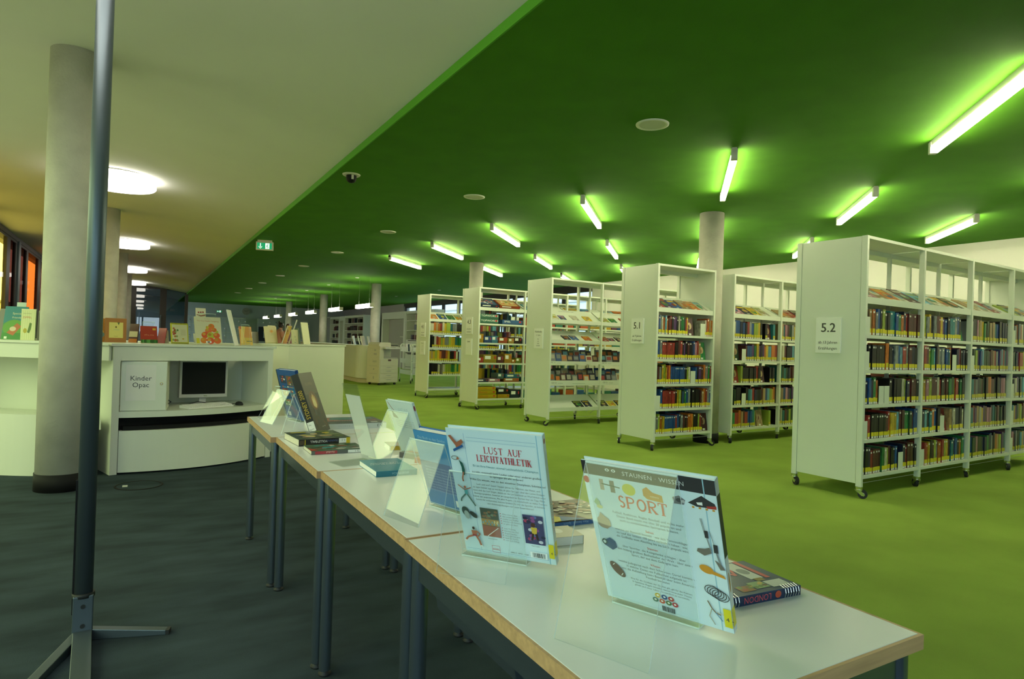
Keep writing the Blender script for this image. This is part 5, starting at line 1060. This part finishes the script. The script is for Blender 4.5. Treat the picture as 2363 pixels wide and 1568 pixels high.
# ------------------------------------------------------------------ reception desk, copier, cart
def rr(x0, y0, r, n=10): return [(x0+r-r*math.cos(math.pi/2*i/n), y0+r-r*math.sin(math.pi/2*i/n)) for i in range(n+1)]
def ell_path(off):
    a = [(5.17+off, 25)]+rr(5.17+off, 16.9+off, .45-off*.5)+[(5.95, 16.9+off)]
    return a
o = thing('reception_desk', 'long white reception desk with a rounded corner behind the photocopier', 'desk')
ins = [(5.95, 17.6), (5.87, 17.6), (5.87, 25)]
MB().prism(ell_path(0)+ins, .13, 1.0, 'white_laminate', smooth=False).build('body', o); MB().prism(ell_path(.07)+ins, 0, .13, 'cream_plastic').build('plinth', o); MB().prism(ell_path(-.015)+ins, 1.0, 1.035, 'white_laminate').build('worktop', o)
for i, (x, y, a, cl, lab) in enumerate(((5.45, 18.4, 60, '#9aa4a0', 'grey folder standing on the reception desk'), (5.5, 18.0, 70, '#8a9490', 'second grey folder standing on the reception desk'), (5.35, 17.3, 45, '#c8b894', 'cream book standing on the desk left of the copier'), (5.52, 17.2, 60, '#b8a884', 'tan book leaning on the desk beside the copier'))): card((x, y), a, 1.035, .2, .27, .03, cl, lab, 14, -1)
cp = thing('photocopier', 'beige office photocopier with four paper drawers', 'photocopier', (5.44, 16.08, 0), math.radians(22)); W_, D_ = .66, .50
MB().box(0, W_, 0, D_, .06, .70, 'cream_plastic').build('body', cp, bevel=.008)
MB().box(0, .14, 0, D_, .70, .97, 'cream_plastic').box(.14, W_, D_*.6, D_, .70, .97, 'cream_plastic').box(.14, W_, 0.03, D_*.6, .70, .735, 'grey_wall').build('paper_exit', cp)
MB().box(-.0, W_, -.0, D_, .97, 1.03, 'cream_plastic').build('scanner', cp, bevel=.006)
MB().prism([(0, 0), (.42, 0), (.42, .02), (.40, .105), (.06, .105), (.0, .05)], 0.04, D_-.03, 'cream_plastic', M=Matrix.Translation((0, 0, 1.03)) @ Matrix(((1, 0, 0, 0), (0, 0, 1, 0), (0, 1, 0, 0), (0, 0, 0, 1)))).build('document_feeder', cp)
MB().box(.38, W_+.02, .06, D_-.06, 1.06, 1.075, 'black').box(.38, W_+.02, .06, D_-.06, 1.09, 1.10, 'cream_plastic').build('feed_tray', cp)
MB().prism([(-.12, .0), (0, .015), (0, .055), (-.10, .04)], .1, W_, 'grey_plastic', M=Matrix.Translation((0, 0, .965)) @ Matrix(((0, 0, 1, 0), (1, 0, 0, 0), (0, 1, 0, 0), (0, 0, 0, 1)))).build('control_panel', cp)
MB().box(.30, .46, -.10, -.06, 1.003, 1.012, 'screen').build('display', cp)
for i, (z0, z1) in enumerate(((.075, .185), (.19, .295), (.31, .405), (.41, .505))):
    q = MB().box(.02, W_-.015, -.012, 0, z0, z1, 'cream_plastic').build('paper_drawer', cp, bevel=.003); zm = (z0+z1)/2+.012
    MB().prism([(.2+.24*k/10, zm-.012*math.sin(math.pi*k/10)) for k in range(11)]+[(.44-.24*k/10, zm+.010*math.sin(math.pi*k/10)) for k in range(1, 10)], .0115, .0135, 'grey_wall', M=Matrix(((1, 0, 0, 0), (0, 0, -1, 0), (0, 1, 0, 0), (0, 0, 0, 1)))).build('grip', q)
q = MB().box(.02, W_-.015, -.012, 0, .515, .69, 'cream_plastic').build('front_cover', cp, bevel=.003); MB().box(.29, .39, -.014, -.011, .64, .685, 'dark_frame').box(.30, .38, -.015, -.0135, .655, .67, 'shirt_mauve').build('maker_badge', q)
g = MB()
for (y0, z0, n, st) in ((.15, .90, 4, .02), (.12, .80, 6, .02), (.12, .60, 7, .022)):
    for k in range(n): g.box(-.003, 0, y0+k*st, y0+k*st+.011, z0, z0+.05, 'grey_wall')
for z0 in (.50, .30): g.box(-.003, 0, .08, .40, z0, z0+.008, 'grey_wall')
g.box(-.003, 0, .2, .24, .40, .44, 'grey_wall').box(-.003, 0, .2, .24, .16, .23, 'grey_wall').build('side_grille', cp)
for x in (.06, W_-.06):
    for y in (.06, D_-.06): MB().cyl((x, y-.02, .03), (x, y+.02, .03), .03, 'rubber', 16).build('caster', cp)
ct = thing('book_cart', 'white metal book cart with three trays behind the copier', 'cart', (6.56, 16.66, 0)); 
for y in (0, .88):
    MB().tube([(0, y, .1), (0, y, 1.06), (.03, y, 1.1), (.36, y, 1.1), (.39, y, 1.06), (.39, y, .1)], .014, 'shelf_white', 10).build('frame', ct)
for z in (.30, .62, .95):
    MB().box(.005, .385, .01, .87, z-.06, z-.05, 'shelf_white').box(-.004, .004, .005, .875, z-.06, z+.07, 'shelf_white').box(.386, .394, .005, .875, z-.06, z+.07, 'shelf_white').build('tray', ct)
for x in (0, .39):
    for y in (0, .88):
        k = share(CA, 'caster', ct, (x, y, 0), 1.2); k.scale = (1.15, 1.15, 1.05); share(CW, 'wheel', k)
for i, (y, cl, lab) in enumerate(((.1, '#1f3a5c', 'dark blue'), (.25, '#2f3f5c', 'slate blue'), (.62, '#c8c4b4', 'cream'))): card((6.60+.05*i, 16.66+y+.02), 90, .905, .12, .2, .05, cl, '%s book standing in the top tray of the book cart' % lab, 3)
# ------------------------------------------------------------------ two people behind the reception desk
def person(loc, rz, label, hair, shirt, bob, lean=0):
    o = thing('person', label, 'person', loc, rz)
    J = dict(pel=(0, 0, .92, .15), wa=(0, .01, 1.08, .125), ch=(0, .0+lean*.5, 1.28, .15), sh=(0, lean*.7, 1.40, .085), nk=(0, .02+lean, 1.47, .052), hd0=(0, .035+lean*1.3, 1.55, .075), hd1=(0, .03+lean*1.4, 1.64, .072))
    ed = [('pel', 'wa'), ('wa', 'ch'), ('ch', 'sh'), ('sh', 'nk'), ('nk', 'hd0'), ('hd0', 'hd1')]
    for s, n in ((-1, 'l'), (1, 'r')):
        J.update({'hp'+n: (s*.09, 0, .86, .10), 'kn'+n: (s*.10, .03, .47, .062), 'an'+n: (s*.10, 0, .09, .042), 'to'+n: (s*.11, .14, .035, .038), 's'+n: (s*.165, lean*.7, 1.37, .065), 'e'+n: (s*.225, .03+lean, 1.10, .045), 'w'+n: (s*.17, .22+lean, 1.02, .032), 'p'+n: (s*.155, .29+lean, 1.01, .030)})
        ed += [('pel', 'hp'+n), ('hp'+n, 'kn'+n), ('kn'+n, 'an'+n), ('an'+n, 'to'+n), ('sh', 's'+n), ('s'+n, 'e'+n), ('e'+n, 'w'+n), ('w'+n, 'p'+n)]
        for f in range(4): J['f%s%d' % (n, f)] = (s*(.135+.016*f), .345+lean-.01*abs(f-1.5), .995, .009); ed.append(('p'+n, 'f%s%d' % (n, f)))
        J['t'+n] = (s*.115, .30+lean, 1.0, .010); ed.append(('w'+n, 't'+n))
    ks = list(J); me = bpy.data.meshes.new('body'); me.from_pydata([J[k][:3] for k in ks], [(ks.index(a), ks.index(b)) for a, b in ed], [])
    b = bpy.data.objects.new('body', me); COL.objects.link(b); b.parent = o
    b.modifiers.new('skin', 'SKIN'); sv = me.skin_vertices[0].data
    for i, k in enumerate(ks): sv[i].radius = (J[k][3], J[k][3]*(.78 if k in ('pel', 'wa', 'ch') else 1)); sv[i].use_root = (k == 'pel')
    sb = b.modifiers.new('sub', 'SUBSURF'); sb.levels = 1; sb.render_levels = 2; me.materials.append(MATS['skin'])
    ox, oy, oz = J['hd0'][:3]
    hr = MB()
    prof = [(0, .165), (.045, .155), (.08, .12), (.093, .07), (.092, .02 if not bob else -.04), (.080, -.02 if not bob else -.075)]
    hr.lathe(prof, hair, 20, (ox, oy-.012, oz)); 
    if not bob: hr.lathe([(0, .05), (.03, .04), (.04, .0), (.03, -.03), (0, -.04)], hair, 12, (ox, oy-.07, oz+.17))
    hr.build('hair', o)
    hd = MB()
    hd.lathe([(0, .02), (.011, .012), (.014, 0), (.009, -.012), (0, -.014)], 'skin', 8, (ox, oy+.09, oz+.02))
    for s in (-1, 1): hd.lathe([(0, .02), (.012, .012), (.014, -.005), (0, -.022)], 'skin', 8, (ox+s*.085, oy, oz+.02))
    hd.build('nose_and_ears', o)
    fc = MB()
    for s in (-1, 1): fc.lathe([(0, .006), (.009, 0), (0, -.006)], 'black', 8, (ox+s*.032, oy+.072, oz+.045))
    fc.box(ox-.02, ox+.02, oy+.068, oy+.080, oz-.028, oz-.020, 'shirt_mauve'); fc.build('eyes_and_mouth', o)
    def shell(z0r, mt, name, prof):
        q = MB(); n = 20; vs = []
        for (z, rx, ry, dy) in prof: vs += [(rx*math.cos(2*math.pi*i/n), dy+ry*math.sin(2*math.pi*i/n), z) for i in range(n)]
        q.raw(vs, [(j*n+i, j*n+(i+1) % n, (j+1)*n+(i+1) % n, (j+1)*n+i) for j in range(len(prof)-1) for i in range(n)], mt, None, True); return q
    q = shell(0, shirt, 'shirt', [(.82, .185, .15, 0), (.95, .18, .145, 0), (1.08, .16, .13, .01+lean*.2), (1.25, .19, .145, lean*.5), (1.36, .215, .125, lean*.65), (1.43, .15, .095, lean*.8), (1.47, .07, .07, .01+lean)])
    for s, n in ((-1, 'l'), (1, 'r')): q.cyl(J['s'+n][:3], Vector(J['s'+n][:3]).lerp(Vector(J['e'+n][:3]), .75), .088, shirt, 14, r2=.068)
    q.build('shirt', o)
    q = shell(0, 'trousers', 'trousers', [(.78, .175, .14, 0), (.86, .178, .142, 0), (.97, .168, .135, 0)])
    for s, n in ((-1, 'l'), (1, 'r')): q.cyl((s*.09, 0, .86), J['kn'+n][:3], .115, 'trousers', 16, r2=.078).cyl(J['kn'+n][:3], J['an'+n][:3], .078, 'trousers', 16, r2=.062)
    q.build('trousers', o)
    return o
person((4.30, 24.0, 0), math.radians(-75), 'person in a peach top, dark hair in a bun, turned sideways and looking down', 'hair_dark', 'shirt_peach', False, .05)
person((4.87, 25.2, 0), math.radians(-8), 'person with brown bobbed hair in a mauve shirt seen from behind', 'hair_brown', 'shirt_mauve', True, .02)
# ------------------------------------------------------------------ lockers on the far wall
def lockers(x0, cols, label, rows=5, cw=.36, rh=.43, z0=.05):
    o = thing('locker_block', label, 'lockers', (x0, BY-.45, 0)); MB().box(0, cols*cw, .02, .42, 0, z0+rows*rh+.02, 'white_laminate').build('carcass', o)
    dr = None; lk = None
    for c in range(cols):
        for r in range(rows):
            L = (c*cw+.008, 0, z0+r*rh+.008)
            if dr is None:
                dr = MB().box(0, cw-.016, 0, .02, 0, rh-.016, 'blue_grey_wall').build('door', o, L); lk = MB().cyl((cw-.08, 0, rh*.55), (cw-.08, -.03, rh*.55), .03, 'steel_blue', 10).cyl((cw-.08, -.01, rh*.42), (cw-.08, -.03, rh*.42), .03, 'paper', 10).build('lock', dr)
            else: k = share(dr, 'door', o, L); share(lk, 'lock', k)
    return o
lockers(2.05, 9, 'long block of pale blue lockers behind the apple picture book'); lockers(5.92, 3, 'short block of pale blue lockers left of the people'); lockers(7.45, 4, 'block of pale blue lockers behind the people')
o = thing('notice_board', 'dark blue notice board on the lockers left of the people', 'notice board', (5.95, BY-.52, .9)); MB().box(0, .75, 0, .03, 0, .85, 'trousers').build('panel', o); MB().box(.28, .52, -.006, 0, .2, .6, 'blue_grey_wall').build('sheet', o)
# ------------------------------------------------------------------ built-in bookcases along the far right
random.seed(21)
def far_case(y0, y1, cols, label, shelves=(.45, .85, 1.25, 1.65, 2.05), fill=True, drawers=False):
    o = thing('wall_bookcase', label, 'bookcase', (9.65, y0, 0)); Lh = y1-y0; HZ = 2.45
    MB().box(0, .42, 0, .07, 0, HZ, 'white_laminate').box(0, .42, Lh-.07, Lh, 0, HZ, 'white_laminate').box(0, .42, .07, Lh-.07, HZ-.12, HZ, 'white_laminate').box(.36, .42, .07, Lh-.07, 0, HZ-.12, 'white_laminate').box(0, .36, .07, Lh-.07, 0, .10, 'white_laminate').build('carcass', o)
    for z in shelves: MB().box(.01, .36, .07, Lh-.07, z-.03, z, 'white_laminate').build('shelf', o)
    for c in range(1, cols): MB().box(.05, .36, .07+(Lh-.14)*c/cols-.015, .07+(Lh-.14)*c/cols+.015, .10, HZ-.12, 'white_laminate').build('divider', o)
    if drawers:
        for z in (.12, .42, .72, .98): MB().box(-.012, .01, .07, Lh-.07, z, z+.25, 'white_laminate').box(-.014, -.010, .3, Lh-.3, z+.22, z+.245, 'black').build('drawer', o)
    if fill:
        for z in shelves:
            y = .15
            while y < Lh-.5:
                if random.random() < .35: y += random.uniform(.15, .5); continue
                w = random.uniform(.12, .22); cl = random.choice(['#23262c', '#5a2c2a', '#2c3a50', '#6a5a4a', '#3a2c24', '#8a4a3c'])
                b = thing('shelf_box', 'dark box or book standing on the far built-in shelves', 'book', (9.70, y0+y, z), group='books on the far built-in shelves')
                MB().box(0, .2, 0, w, 0, random.uniform(.18, .26), 'print', jit(H(cl))).build('cover', b); y += w+random.uniform(.01, .12)
    return o
far_case(35.75, 37.7, 2, 'built-in white bookcase in two columns at the far end'); far_case(31.2, 34.6, 3, 'built-in white bookcase in three columns left of the copier column')
far_case(22.3, 25.25, 2, 'built-in white bookcase with drawers behind shelf 4.1', (1.25, 1.65, 2.05), True, True)
o = thing('portal_panel', 'white portal with a grey recessed panel between the built-in bookcases', 'wall unit', (9.65, 25.3, 0))
MB().box(0, .42, 0, .25, 0, 2.45, 'white_laminate').box(0, .42, 2.9, 3.1, 0, 2.45, 'white_laminate').box(0, .42, .25, 2.9, 2.15, 2.45, 'white_laminate').build('surround', o); MB().box(.3, .36, .95, 2.9, 0, 2.15, 'grey_wall').build('panel', o); MB().box(.1, .4, .25, .9, 1.35, 1.38, 'white_laminate').box(.1, .4, .25, .9, .95, .98, 'white_laminate').build('shelf', o)
o = thing('wall_panel', 'white pilaster with a grey slot between the far bookcases', 'wall unit', (9.65, 34.65, 0)); MB().box(0, .42, 0, .25, 0, 2.45, 'white_laminate').box(0, .42, .85, 1.05, 0, 2.45, 'white_laminate').box(0, .42, .25, .85, 2.2, 2.45, 'white_laminate').build('surround', o); MB().box(.2, .26, .25, .85, 0, 2.2, 'grey_wall').build('panel', o)
o = thing('wall_screen', 'grey-white wall screen standing at the far end left of the bookcases', 'screen wall', (9.65, 37.75, 0)); MB().box(0, .42, 0, 1.8, 0, 2.42, 'grey_wall').build('panel', o); MB().box(-.02, .44, 0, 1.8, 2.42, 2.48, 'white_laminate').build('cap', o)
